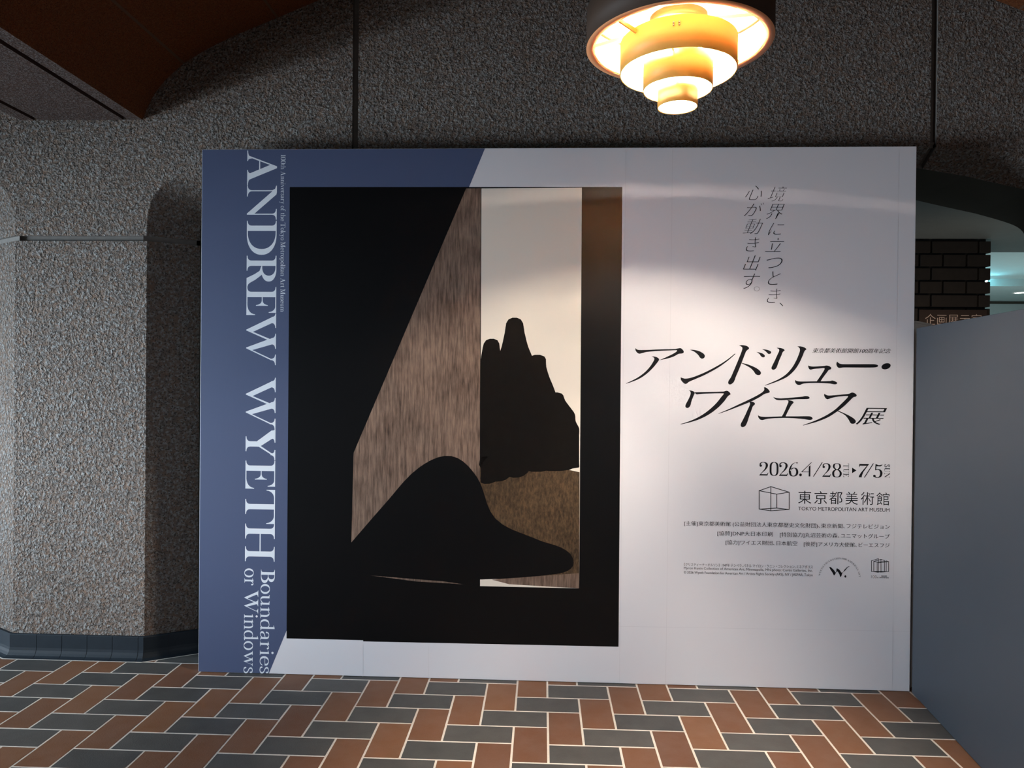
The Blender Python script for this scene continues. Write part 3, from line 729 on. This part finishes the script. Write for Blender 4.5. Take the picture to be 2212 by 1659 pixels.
# ---- black writing on the pale half
def cjk(text, xl, xr, ytop_l, ybot_l, ytop_r, ybot_r, name, tx=0.0, tz=0.0, shear=0.0, mat=None):
    a, b = bp(xl, ybot_l), bp(xr, ybot_r); c, d = bp(xl, ytop_l), bp(xr, ytop_r)
    me = cjk_mesh(text, name, (a[0] + c[0]) / 2, (b[0] + d[0]) / 2, (a[1] + b[1]) / 2, (c[1] + d[1]) / 2, tx, tz, shear)
    return me
def join(name, mes, label=None, y=-.00030):
    v, f = [], []
    for me in mes:
        base = len(v); v += [tuple(q.co) for q in me.vertices]; f += [[base + i for i in p.vertices] for p in me.polygons]; bpy.data.meshes.remove(me)
    me = bpy.data.meshes.new(name); me.from_pydata(v, [], f); o = link(name, me, board, [M['ink']]); o.location.y = y
    if label: o['label'] = label
    return o
SH = .30
right = [('境', 1658.5, 1699.8, 403, 435), ('界', 1655, 1694.8, 440.6, 473), ('に', 1659, 1694, 481.6, 508), ('立', 1652.8, 1694, 514, 544), ('つ', 1656, 1690.3, 556.7, 579.3), ('と', 1658.7, 1686.2, 586, 615.4), ('き', 1656.9, 1686.2, 623.6, 654.3), ('、', 1684, 1691.7, 653.9, 661.6)]
left = [('心', 1609.5, 1645.4, 401, 431.8), ('が', 1607, 1650, 438, 466.8), ('動', 1604.9, 1648, 473, 505.6), ('き', 1611, 1640, 512.8, 543), ('出', 1604.9, 1642.8, 551.7, 584.2), ('す', 1605.8, 1642, 590.6, 624), ('。', 1628.8, 1640.6, 619, 629)]
join('tagline_lettering', [cjk(c, x0, x1, y0, y1, y0, y1, 'tag', .018, .019, .38 if c not in '、。' else 0.0) for c, x0, x1, y0, y1 in right + left], 'thin slanted black writing in two upright columns')
join('overline_lettering', [cjk('東京都美術館開館100周年記念', 1754.6, 1924.8, 751.5, 762.3, 753, 763.6, 'over', -.012, .006, .32)], 'small slanted black writing over the title')
join('museum_name_lettering', [cjk(c, 1620 + a / 6.9125, 1620 + b / 6.9125, 980 + (555 + 24 * i / 5) / 6.9125, 980 + (747 + 24 * i / 5) / 6.9125, 980 + (555 + 24 * i / 5) / 6.9125, 980 + (747 + 24 * i / 5) / 6.9125, 'museum', .003, .003) for i, (c, a, b) in enumerate((('東', 720, 917), ('京', 960, 1152), ('都', 1184, 1380), ('美', 1424, 1612), ('術', 1655, 1852), ('館', 1888, 2082)))], 'black sans characters beside the cube emblem')
join('museum_latin_lettering', [cjk('TOKYO METROPOLITAN ART MUSEUM', 1724.4, 1921.2, 1094.4, 1102.2, 1098, 1105.8, 'latin')])
join('credit_lettering', [cjk('[主催]東京都美術館 (公益財団法人東京都歴史文化財団)､東京新聞､フジテレビジョン', 1478, 1921.7, 1124.6, 1136.2, 1133.6, 1145.2, 'credit', -.005, .004)])
join('credit_lettering', [cjk('[協賛]DNP大日本印刷', 1549.5, 1669.4, 1146.60, 1158.00, 1149.05, 1160.51, 'credit', -.005, .004)])
join('credit_lettering', [cjk('[特別協力]丸沼芸術の森､ユニマットグループ', 1684.6, 1921.8, 1149.36, 1160.83, 1154.20, 1165.80, 'credit', -.005, .004)])
join('credit_lettering', [cjk('[協力]ワイエス財団､日本航空', 1567.4, 1722.2, 1165.80, 1177.40, 1169.21, 1180.64, 'credit', -.005, .004)])
join('credit_lettering', [cjk('[後援]アメリカ大使館､ビーエスフジ', 1736.3, 1921.5, 1169.52, 1180.93, 1173.60, 1184.80, 'credit', -.005, .004)])
join('caption_lettering', [cjk('《クリスティーナ・オルソン》1947年 テンペラ､パネル マイロン・クニン・コレクション､ミネアポリス', 1477, 1755.8, 1215.2, 1222.6, 1221.6, 1228.6, 'cap', -.004, 0)])
join('caption_lettering', [cjk('Myron Kunin Collection of American Art, Minneapolis, MN photo: Curtis Galleries, Inc.', 1477, 1755.6, 1224.2, 1231.2, 1230.0, 1237.0, 'cap')])
join('caption_lettering', [cjk('© 2026 Wyeth Foundation for American Art / Artists Rights Society (ARS), NY / JASPAR, Tokyo', 1477, 1755.6, 1232.8, 1240.4, 1239.2, 1246.6, 'cap')])

# ---- the big title, brush strokes traced in the drawing's own units
KA = [  # first drawing area
 [(245,235,1),(262,255),(300,265),(400,265),(650,255),(870,250),(930,238),(965,238),(1000,270),(1010,300),(990,320),(930,328),(850,370),(740,405),(620,428,1),(740,375),(850,320),(902,283),(900,270,1),(870,270),(600,282),(420,298),(350,315),(300,325),(265,305),(240,265)],
 [(495,372,1),(530,368),(580,380),(615,405),(618,425,1),(590,465),(520,550),(420,645),(300,725),(180,775),(95,802,1),(88,798,1),(180,755),(290,695),(400,610),(480,520),(535,430),(540,400),(525,382)],
 [(1108,262,1),(1160,262),(1250,282),(1320,320),(1345,355),(1335,390),(1300,405),(1270,388),(1240,345),(1180,295)],
 [(960,700,1),(985,710),(1040,722),(1150,700),(1350,620),(1550,515),(1700,420),(1825,322,1),(1832,330,1),(1720,430),(1560,545),(1350,660),(1180,735),(1090,775),(1060,800),(1030,805),(995,780),(965,740)],
 [(1890,192,1),(1940,188),(2010,200),(2045,225),(2050,245,1),(2005,285),(1985,330),(1900,550),(1840,690),(1810,770),(1775,805),(1740,815),(1718,795),(1725,755),(1760,700),(1800,610),(1900,370),(1940,260),(1940,225),(1915,205)],
 [(1925,468,1),(2030,495),(2150,545),(2215,590),(2240,630),(2225,660),(2190,665),(2155,650),(2120,600),(2060,545),(1925,475,1)],
 [(2165,298,1),(2215,305),(2270,325),(2300,352),(2297,375),(2268,383),(2240,365),(2215,330),(2185,308)],
 [(1090,908,1),(1130,912),(1170,928),(1185,945,1),(1180,965),(1160,1010),(1130,1090),(1115,1150),(1085,1185),(1055,1188),(1035,1165),(1045,1125),(1080,1060),(1115,980),(1120,945),(1110,925)],
 [(1183,938,1),(1300,935),(1640,928),(1670,920),(1700,915),(1740,940),(1758,970,1),(1710,1005),(1660,1075),(1560,1180),(1430,1280),(1280,1360),(1120,1415),(962,1452,1),(958,1445,1),(1110,1395),(1260,1325),(1400,1230),(1530,1110),(1610,1010),(1648,965,1),(1640,957),(1400,960),(1260,968),(1215,972),(1195,958)],
 [(2287,858,1),(2315,862),(2360,895),(2380,932),(2365,947),(2300,965),(2212,1020),(2085,1085),(1900,1160),(1720,1230),(1565,1282,1),(1562,1277,1),(1720,1210),(1900,1125),(2060,1050),(2212,970),(2275,925),(2292,895)],
 [(2050,1095,1),(2100,1090),(2140,1110),(2145,1130,1),(2110,1165),(2090,1220),(2050,1330),(2020,1420),(1990,1475),(1950,1495),(1920,1480),(1918,1445),(1945,1390),(1990,1300),(2030,1210),(2065,1130),(2062,1105)]]
KB = [  # second drawing area
 [(45,255,1),(100,258),(150,270),(185,290),(190,312),(165,330),(140,325),(115,300),(85,275)],
 [(280,230,1),(330,232),(385,248),(408,270,1),(375,300),(355,350),(320,430),(290,510),(270,555),(235,580),(205,575),(195,550),(210,510),(240,450),(290,340),(318,275),(310,250),(290,240)],
 [(605,208,1),(660,208),(720,225),(755,252,1),(720,285),(695,350),(640,470),(560,590),(450,690),(330,750),(200,800),(95,832,1),(88,828,1),(200,780),(320,725),(430,650),(520,550),(590,430),(645,290),(645,245),(625,220)],
 [(782,510,1),(800,520),(840,528),(900,528),(1040,518),(1075,512),(1120,525),(1148,550),(1135,575),(1110,582),(1080,620),(1020,700),(975,768,1),(912,768,1),(960,700),(1010,625),(1040,570),(1035,555),(960,560),(870,568),(840,575),(810,578),(790,560),(780,530)],
 [(575,742,1),(590,755),(630,765),(700,768),(850,765),(1130,760),(1165,752),(1215,768),(1242,790),(1230,808),(1190,812),(1120,800),(900,790),(760,795),(690,805),(650,822),(620,822),(585,800),(570,765)],
 [(1240,450,1),(1255,465),(1290,485),(1340,492),(1500,492),(1800,492),(1850,495),(1890,508),(1893,522),(1870,538),(1810,545),(1500,545),(1330,545),(1280,552),(1250,540),(1230,505),(1230,475)],
 [(2020 + 75 * cos(a) * cos(-.3) - 47 * sin(a) * sin(-.3), 525 + 75 * cos(a) * sin(-.3) + 47 * sin(a) * cos(-.3)) for a in [2 * pi * i / 14 for i in range(14)]],
 [(225,1010,1),(245,1022),(290,1032),(360,1035),(560,1020),(690,1008),(730,1000),(780,1005),(803,1025),(790,1042),(750,1048),(600,1050),(480,1058),(380,1065),(310,1065),(265,1055),(235,1030)],
 [(440,1060,1),(500,1070),(540,1085),(548,1105,1),(515,1140),(480,1200),(430,1300),(418,1328,1),(358,1328,1),(400,1250),(450,1130),(465,1090),(455,1072)],
 [(-20,1300,1),(-8,1312),(30,1325),(120,1330),(360,1322),(600,1322),(750,1320),(820,1325),(850,1350),(840,1372),(800,1380),(700,1365),(500,1350),(300,1350),(150,1360),(90,1372),(50,1382),(10,1370),(-15,1335)],
 [(1040,960,1),(1055,975),(1100,990),(1200,985),(1350,972),(1430,962),(1480,942),(1530,960),(1552,990),(1535,1010),(1500,1017),(1440,1075),(1340,1170),(1220,1260),(1080,1345),(900,1415),(700,1468,1),(695,1462,1),(890,1390),(1060,1310),(1200,1220),(1310,1120),(1385,1045),(1415,1003),(1395,998),(1250,1010),(1150,1030),(1110,1045),(1080,1050),(1050,1025),(1032,985)],
 [(1240,1225,1),(1330,1262),(1440,1315),(1510,1360),(1538,1400),(1525,1430),(1490,1442),(1455,1430),(1420,1370),(1360,1300),(1235,1235,1)]]
tl = [bpl([(1340 + x / 7.373, 720 + y / 7.373) for x, y in catmull(s)]) for s in KA] + [bpl([(1640 + x / 7.373, 720 + y / 7.373) for x, y in catmull(s)]) for s in KB]
flat('title_lettering', tl, M['ink'], -.00030, label='large slanted black brush-serif title')
join('title_end_lettering', [cjk('展', 1848.5, 1916, 881.2, 918.5, 881.2, 918.5, 'ten', -.004, .010, .36)], 'smaller slanted black character closing the title')

# ---- dates
dl = []
def fig(ch, x0, x1, yt, yb):
    f = lambda x, y: (1620 + x / 6.9125, 980 + y / 6.9125)
    a = bp(*f(x0, yb)); b = bp(*f(x1, yt)); e0, e1 = gext(ch); ys = [p[1] for q in G[ch] for p in q]; y0, y1 = min(ys), max(ys)
    for q in G[ch]: dl.append([(a[0] + (p[0] - e0) / (e1 - e0) * (b[0] - a[0]), a[1] + (p[1] - y0) / (y1 - y0) * (b[1] - a[1])) for p in q])
for a in (('2', 135, 278, 125, 325), ('0', 292, 427, 126, 330), ('2', 430, 572, 130, 331), ('6', 578, 724, 130, 338), ('.', 735, 775, 296, 337), ('4', 768, 925, 131, 338), ('/', 940, 1087, 130, 342), ('2', 1077, 1212, 144, 345), ('8', 1226, 1373, 146, 352), ('7', 1622, 1776, 155, 353), ('/', 1700, 1850, 146, 356), ('5', 1838, 1980, 158, 360)): fig(*a)
dl.append(bpl([(1620 + x / 6.9125, 980 + y / 6.9125) for x, y in ((1525, 208), (1525, 292), (1590, 250))]))
for txt, xb0, ya, yb in (('TUE', 1396, 148, 348), ('SUN', 2007, 160, 361)):
    ps, wd = set_line(txt, .10); a = bp(1620 + xb0 / 6.9125, 980 + ya / 6.9125); b = bp(1620 + xb0 / 6.9125, 980 + yb / 6.9125); sc = 80 / 6.9125 * BW / 1540
    for q in ps: dl.append([(a[0] + p[1] * sc, a[1] - p[0] / wd * (a[1] - b[1])) for p in q])
flat('date_lettering', dl, M['ink'], -.00030, label='black serif exhibition dates')

# ---- emblems
def lines(segs, org, k, w):
    out = []
    for (x0, y0), (x1, y1) in segs:
        a, b = bp(org[0] + x0 / k, org[1] + y0 / k), bp(org[0] + x1 / k, org[1] + y1 / k)
        dx, dz = b[0] - a[0], b[1] - a[1]; l = sqrt(dx * dx + dz * dz); ux, uz = dx / l * w / 2, dz / l * w / 2
        out.append([(a[0] - ux - uz, a[1] - uz + ux), (b[0] + ux - uz, b[1] + uz + ux), (b[0] + ux + uz, b[1] + uz - ux), (a[0] - ux + uz, a[1] - uz - ux)])
    return out
A_, B_, C_, D_ = (137, 553), (312, 492), (585, 575), (400, 605); a_, b_, c_, d_ = (137, 827), (312, 852), (585, 832), (400, 812)
flat('cube_emblem', lines([(A_, B_), (B_, C_), (C_, D_), (D_, A_), (A_, a_), (B_, b_), (C_, c_), (D_, d_), (a_, b_), (b_, c_), (c_, d_), (d_, a_)], (1620, 980), 6.9125, .0036), M['ink'], -.00030, label='thin black line drawing of an open cube')
em = []
segs = [((1540, 250), (1715, 195)), ((1715, 195), (1715, 540)), ((1540, 250), (1540, 515)), ((1540, 515), (1715, 540)), ((1600, 265), (1780, 212)), ((1780, 212), (1865, 240)), ((1600, 265), (1600, 520)), ((1865, 240), (1865, 520)), ((1600, 265), (1700, 285)), ((1700, 285), (1920, 255)), ((1685, 285), (1685, 530)), ((1780, 212), (1780, 535)), ((1920, 252), (1975, 270)), ((1975, 270), (1975, 518)), ((1910, 255), (1910, 520)), ((1725, 300), (1975, 270)), ((1600, 520), (1780, 535)), ((1780, 535), (1975, 518)), ((1620, 518), (1910, 520)), ((1685, 530), (1865, 520))]
em += lines(segs, (1750, 1190), 11.642, .0026)
em += lines([((1795, 632), (1848, 632)), ((1868, 632), (1922, 632))], (1750, 1190), 11.642, .003)
flat('anniversary_emblem', em, M['ink'], -.00030)
k = 11.642
join('anniversary_emblem_lettering', [cjk('100', 1750 + 1535 / k, 1750 + 1670 / k, 1190 + 615 / k, 1190 + 685 / k, 1190 + 615 / k, 1190 + 685 / k, 'h', .02, .02), cjk('th', 1750 + 1678 / k, 1750 + 1716 / k, 1190 + 650 / k, 1190 + 685 / k, 1190 + 650 / k, 1190 + 685 / k, 'h'), cjk('Anniversary', 1750 + 1740 / k, 1750 + 1978 / k, 1190 + 650 / k, 1190 + 697 / k, 1190 + 650 / k, 1190 + 697 / k, 'h', -.01, -.01)])
wm = [[(480, 415, 1), (500, 400), (560, 445), (615, 505), (632, 540), (658, 505), (662, 450), (680, 440), (740, 480), (800, 545), (870, 465), (940, 400), (990, 382, 1), (985, 394), (950, 410), (880, 492), (812, 555), (790, 620), (772, 650), (755, 648), (735, 590), (690, 520), (665, 525), (636, 575), (605, 616), (590, 605), (560, 545), (510, 470)], [(885 + 24 * cos(a), 643 + 30 * sin(a)) for a in [2 * pi * i / 10 for i in range(10)]]]
wl = [bpl([(1750 + x / k, 1190 + y / k) for x, y in catmull(s)]) for s in wm]
txt = 'WYETH FOUNDATION FOR AMERICAN ART'; adv = []
for ch in txt: adv.append(.42 if ch == ' ' else gext(ch)[1] - gext(ch)[0] + .13)
tot = sum(adv); x = 0; R0 = 492; a0, a1 = math.radians(172), math.radians(4)
for ch, w_ in zip(txt, adv):
    if ch != ' ':
        e0 = gext(ch)[0]; th = a0 + (a1 - a0) * (x + w_ / 2) / tot; sc = 40
        for q in G[ch]:
            pts = []
            for px, py in q:
                r = R0 + py * sc; dxx = (px - e0 - (w_ - .13) / 2) * (abs(a1 - a0) * R0 / tot)
                ux, uy = cos(th), -sin(th); vx, vy = sin(th), cos(th)
                pts.append((738 + r * ux + dxx * vx, 700 + r * uy + dxx * vy))
            wl.append(bpl([(1750 + u / k, 1190 + v / k) for u, v in pts]))
    x += w_
flat('foundation_emblem', wl, M['ink'], -.00030, label='black brush initial under an arc of small capitals')

# ------------------------------------------------------------------ pendant lamp of nested rings
M['lamp_brown'] = new_mat('lamp_brown_metal', (0.062, 0.038, 0.026), 0.6, 0.0, 0.2)
M['lamp_amber'] = plain('lamp_amber_enamel', (0.82, 0.47, 0.10), 0.5, 0.05, 20)
M['lamp_white'] = new_mat('lamp_white_enamel', (0.94, 0.71, 0.47), 0.5)
for k_ in ('lamp_amber', 'lamp_white'):                   # translucency added to opaque enamel, in place of bounced light on the outsides
    t_ = NT(M[k_]); tr_ = t_.n('ShaderNodeBsdfTranslucent'); mx_ = t_.n('ShaderNodeMixShader'); mx_.inputs[0].default_value = 0.10
    tr_.inputs[0].default_value = (0.95, 0.68, 0.28, 1); t_.l(t_.b.outputs[0], mx_.inputs[1]); t_.l(tr_.outputs[0], mx_.inputs[2])
    t_.l(mx_.outputs[0], t_.t.nodes['Material Output'].inputs[0])
M['lamp_orange'] = new_mat('lamp_orange_rim', (0.88, 0.36, 0.15), 0.5)
M['copper'] = new_mat('lamp_copper', (0.80, 0.36, 0.17), 0.3, 0.8)
M['lamp_inner'] = new_mat('lamp_inner_enamel', (0.95, 0.53, 0.31), 0.5)
M['screw'] = new_mat('lamp_screw', (0.03, 0.025, 0.02), 0.4, 0.8)
def emis(name, col, s):
    mt = new_mat(name, col, 0.5); b = mt.node_tree.nodes['Principled BSDF']
    b.inputs['Emission Color'].default_value = (*col, 1); b.inputs['Emission Strength'].default_value = s
    return mt
M['bulb'] = emis('bulb_glow', (1.0, 0.87, 0.72), 6800)
LX, LY = 0.561, -1.0
def build_lamp():
    root = empty('pendant_lamp', (LX, LY, 2.48))
    tag(root, 'pendant lamp of four nested rings, dark brown outside and glowing amber within', 'lamp')
    zb = 2.48
    def ring(name, R, z0, z1, mats, lip=0.004, label=None):
        g = MB(); n = 96; t = 0.003
        for i in range(n):
            a0, a1 = 2 * pi * i / n, 2 * pi * (i + 1) / n
            def P(r, z, a): return (r * cos(a), r * sin(a), z - zb)
            q = lambda ra, za, rb, zb_, mi: (g.face([P(ra, za, a0), P(ra, za, a1), P(rb, zb_, a1), P(rb, zb_, a0)], mi, True))
            q(R, z0, R, z1, 0)                    # outside
            q(R - lip, z0, R, z0, 2)              # lower lip
            q(R - lip, z0 + t, R - lip, z0, 2)
            q(R - t, z0 + t, R - lip, z0 + t, 1) if lip > t else None
            q(R - t, z1, R - t, z0 + t, 1)        # inside
            q(R, z1, R - t, z1, 1)
        o = g.build(name, mats, root)
        if label: o['label'] = label
        return o
    r1 = ring('outer_ring', .311, 2.671, 2.797, [M['lamp_brown'], M['lamp_inner'], M['lamp_orange']], .030, 'large dark brown outer ring with an orange lower lip')
    r2 = ring('middle_ring', .195, 2.581, 2.684, [M['lamp_amber'], M['lamp_white'], M['lamp_amber']], .004, 'amber yellow ring under the brown one')
    r3 = ring('lower_ring', .1165, 2.522, 2.618, [M['lamp_amber'], M['lamp_white'], M['lamp_amber']], .003, 'small amber ring')
    r4 = ring('bottom_ring', .067, 2.463, 2.560, [M['lamp_amber'], M['lamp_white'], M['lamp_amber']], .003, 'smallest amber ring at the bottom')
    g = MB(); g.lathe([(0.004, 2.824 - zb), (.10, 2.822 - zb), (.20, 2.814 - zb), (.28, 2.800 - zb), (.3075, 2.795 - zb), (.3075, 2.800 - zb), (.28, 2.805 - zb), (.20, 2.820 - zb), (.004, 2.832 - zb)], 64)
    g.build('reflector_dome', M['lamp_inner'], root)
    g = MB(); g.lathe([(.097, 2.728 - zb), (.097, 2.768 - zb), (.083, 2.768 - zb), (.083, 2.728 - zb)], 64, close=True)
    cr = g.build('lamp_holder', M['copper'], root); cr['label'] = 'copper inner ring that carries the bulb sockets'
    # spokes: holder to outer ring, outer ring to middle ring
    for k, a in enumerate((2.75, 5.9, 0.62, 3.77)):
        s = MB(); u = Vector((cos(a), sin(a), 0)); v = Vector((-sin(a), cos(a), 0))
        def bar(r0, r1, z0, z1, w, th):
            P = [u * r0 + v * (-w), u * r0 + v * w, u * r1 + v * w, u * r1 + v * (-w)]
            zz = [z0, z0, z1, z1]
            lo = [(p.x, p.y, z - zb) for p, z in zip(P, zz)]; hi = [(p.x, p.y, z + th - zb) for p, z in zip(P, zz)]
            s.face(lo[::-1]); s.face(hi)
            for i in range(4): s.face([lo[i], lo[(i + 1) % 4], hi[(i + 1) % 4], hi[i]])
        if k < 2: bar(.096, .309, 2.735, 2.715, .010, .012)
        else: bar(.1925, .309, 2.662, 2.687, .003, .014)
        s.build('spoke', M['copper'] if k < 2 else M['lamp_amber'], root)
    for a in (0.2, 2.3, 4.4):                                 # straps that hang the small rings inside the middle one
        for ra, rb_, z0 in ((.114, .1925, 2.607), (.0645, .114, 2.55)):
            s = MB()
            u = Vector((cos(a), sin(a), 0)); v = Vector((-sin(a), cos(a), 0)); w = .002
            P = [u * ra - v * w, u * ra + v * w, u * rb_ + v * w, u * rb_ - v * w]
            lo = [(p.x, p.y, z0 - zb) for p in P]; hi = [(p.x, p.y, z0 + .008 - zb) for p in P]
            s.face(lo[::-1]); s.face(hi)
            for i in range(4): s.face([lo[i], lo[(i + 1) % 4], hi[(i + 1) % 4], hi[i]])
            s.build('strap', M['lamp_white'], root)
    for a0, R, zz, par in ((-1.78, .1955, (2.652, 2.660), r2), (0.02, .1955, (2.629, 2.637), r2), (0.0, .3115, (2.727, 2.767), r1)):
        for da in (-.045, .045):
            for z in zz:
                s = MB(); a = a0 + da; u = Vector((cos(a), sin(a), 0)); p = u * R; p.z = z - zb
                s.tube([p - u * .001, p + u * .003], .003, 8); s.build('screw', M['screw'], par)
    for a in (1.75, 1.75 + 2 * pi / 3, 1.75 + 4 * pi / 3):     # three small lamps pointing down from the holder
        c = (.068 * cos(a), .068 * sin(a), 0)
        g = MB(); g.lathe([(0.0005, 2.652 - zb)] + [(.022 * sin(t), 2.674 - zb - .022 * cos(t)) for t in np.linspace(.15, 2.5, 12)] + [(.013, 2.697 - zb), (.013, 2.715 - zb)], 24, c)
        bl = g.build('bulb', M['bulb'], root)
        s = MB(); s.lathe([(.0165, 2.713 - zb), (.0165, 2.748 - zb), (.002, 2.749 - zb)], 20, c); s.lathe([(.0165, 2.713 - zb), (.002, 2.712 - zb)], 20, c)
        s.tube([(c[0], c[1], 2.745 - zb), (c[0] * 1.32, c[1] * 1.32, 2.755 - zb)], .006, 8)
        s.build('socket', M['copper'], root)
    g = MB(); g.tube([(0, 0, 2.83 - zb), (0, 0, 3.79 - zb)], .012, 12); g.lathe([(.001, 3.80 - zb), (.07, 3.79 - zb), (.075, 3.765 - zb), (.012, 3.755 - zb)], 32)
    g.build('suspension_rod', M['lamp_brown'], root)
build_lamp()

# ------------------------------------------------------------------ navy partition at the right and what shows past it
M['navy'] = plain('navy_partition_paint', (0.027, 0.033, 0.042), 0.5, 0.06, 12, spec=0.4)
M['navy_edge'] = plain('navy_partition_edge', (0.11, 0.125, 0.15), 0.6)
def build_partition():
    a = Vector((1.9505, 0.165)); b = Vector((1.815, -1.05)); h = 1.805
    L = (b - a).length; ang = atan2((b - a).y, (b - a).x)
    root = empty('partition_panel', (a.x, a.y, 0), ang)
    tag(root, 'tall slate navy partition panel standing at right angles to the billboard', 'partition')
    g = MB(); g.box(0, L, 0, .04, .004, h); g.build('panel_face', M['navy'], root, bevel=.002)
    g = MB(); g.box(0.002, L - .002, .0405, .06, .004, h - .01); g.build('backing_frame', M['navy_edge'], root)
    for x in (.15, L - .2):
        f = MB(); f.box(x, x + .06, .061, .36, 0, .02); f.box(x + .02, x + .04, .061, .08, .02, .9); f.build('stabilizer_foot', M['navy_edge'], root)
build_partition()
M['white_board'] = plain('white_panel_paint', (0.85, 0.83, 0.78), 0.6, 0.03)
def build_white():
    a = Vector((1.978, .232)); b = Vector((2.165, .437)); L = (b - a).length
    o = empty('display_panel', (a.x, a.y, 0), atan2((b - a).y, (b - a).x))
    tag(o, 'white panel end whose top edge peeps out between billboard and navy partition', 'panel')
    g = MB(); g.box(0, L, 0, .02, .0, 1.836); g.build('panel_face', M['white_board'], o)
    g = MB(); g.box(-.002, L, -.004, .024, 1.8365, 1.847); g.build('top_rail', M['white_board'], o)
build_white()

M['sign_plate'] = plain('sign_plate_bronze', (0.060, 0.036, 0.027), 0.5, 0.1)
M['sign_letter'] = new_mat('sign_letter', (0.85, 0.62, 0.50), 0.5)
def build_sign():
    x0, x1, zt, y = 3.363, 3.934, 2.172, 2.935
    root = empty('gallery_sign', (x0, y, zt - .26))
    tag(root, 'dark bronze sign plate with pale characters fixed to the brick pillar', 'sign')
    g = MB(); g.box(0, x1 - x0, 0, .014, 0, .26); g.build('plate', M['sign_plate'], root, bevel=.002)
    me = cjk_mesh('企画展示室', 'sign', 0.048, 0.525, .128, .223, .006, .006)
    o = link('lettering', me, root, [M['sign_letter']]); o.location = (0, -.0012, 0)
build_sign()

M['strip'] = emis('cyan_strip_glow', (0.22, 0.82, 1.0), 170)
M['down'] = emis('downlight_glow', (0.95, 1.0, 0.92), 14)
def build_lights():
    root = empty('strip_light', (5.75, 7.35, 3.03))
    tag(root, 'cyan strip light glowing under the far gallery ceiling', 'light')
    g = MB(); g.tube([(0, 0, 0), (.8, 0, 0)], .014, 12); g.build('tube', M['strip'], root)
    g = MB(); g.box(-.03, .83, -.02, .02, .018, .07); g.build('housing', M['white_board'], root)
    root = empty('downlight', (7.655, 8.34, 2.989))
    tag(root, 'round recessed downlight glowing in the far gallery ceiling', 'light')
    g = MB(); g.lathe([(.001, -.004), (.085, -.004)], 32); g.build('lens', M['down'], root)
    g = MB(); g.lathe([(.085, -.001), (.085, -.008), (.115, -.008), (.118, -.001)], 32); g.build('trim_ring', M['white_board'], root)
build_lights()
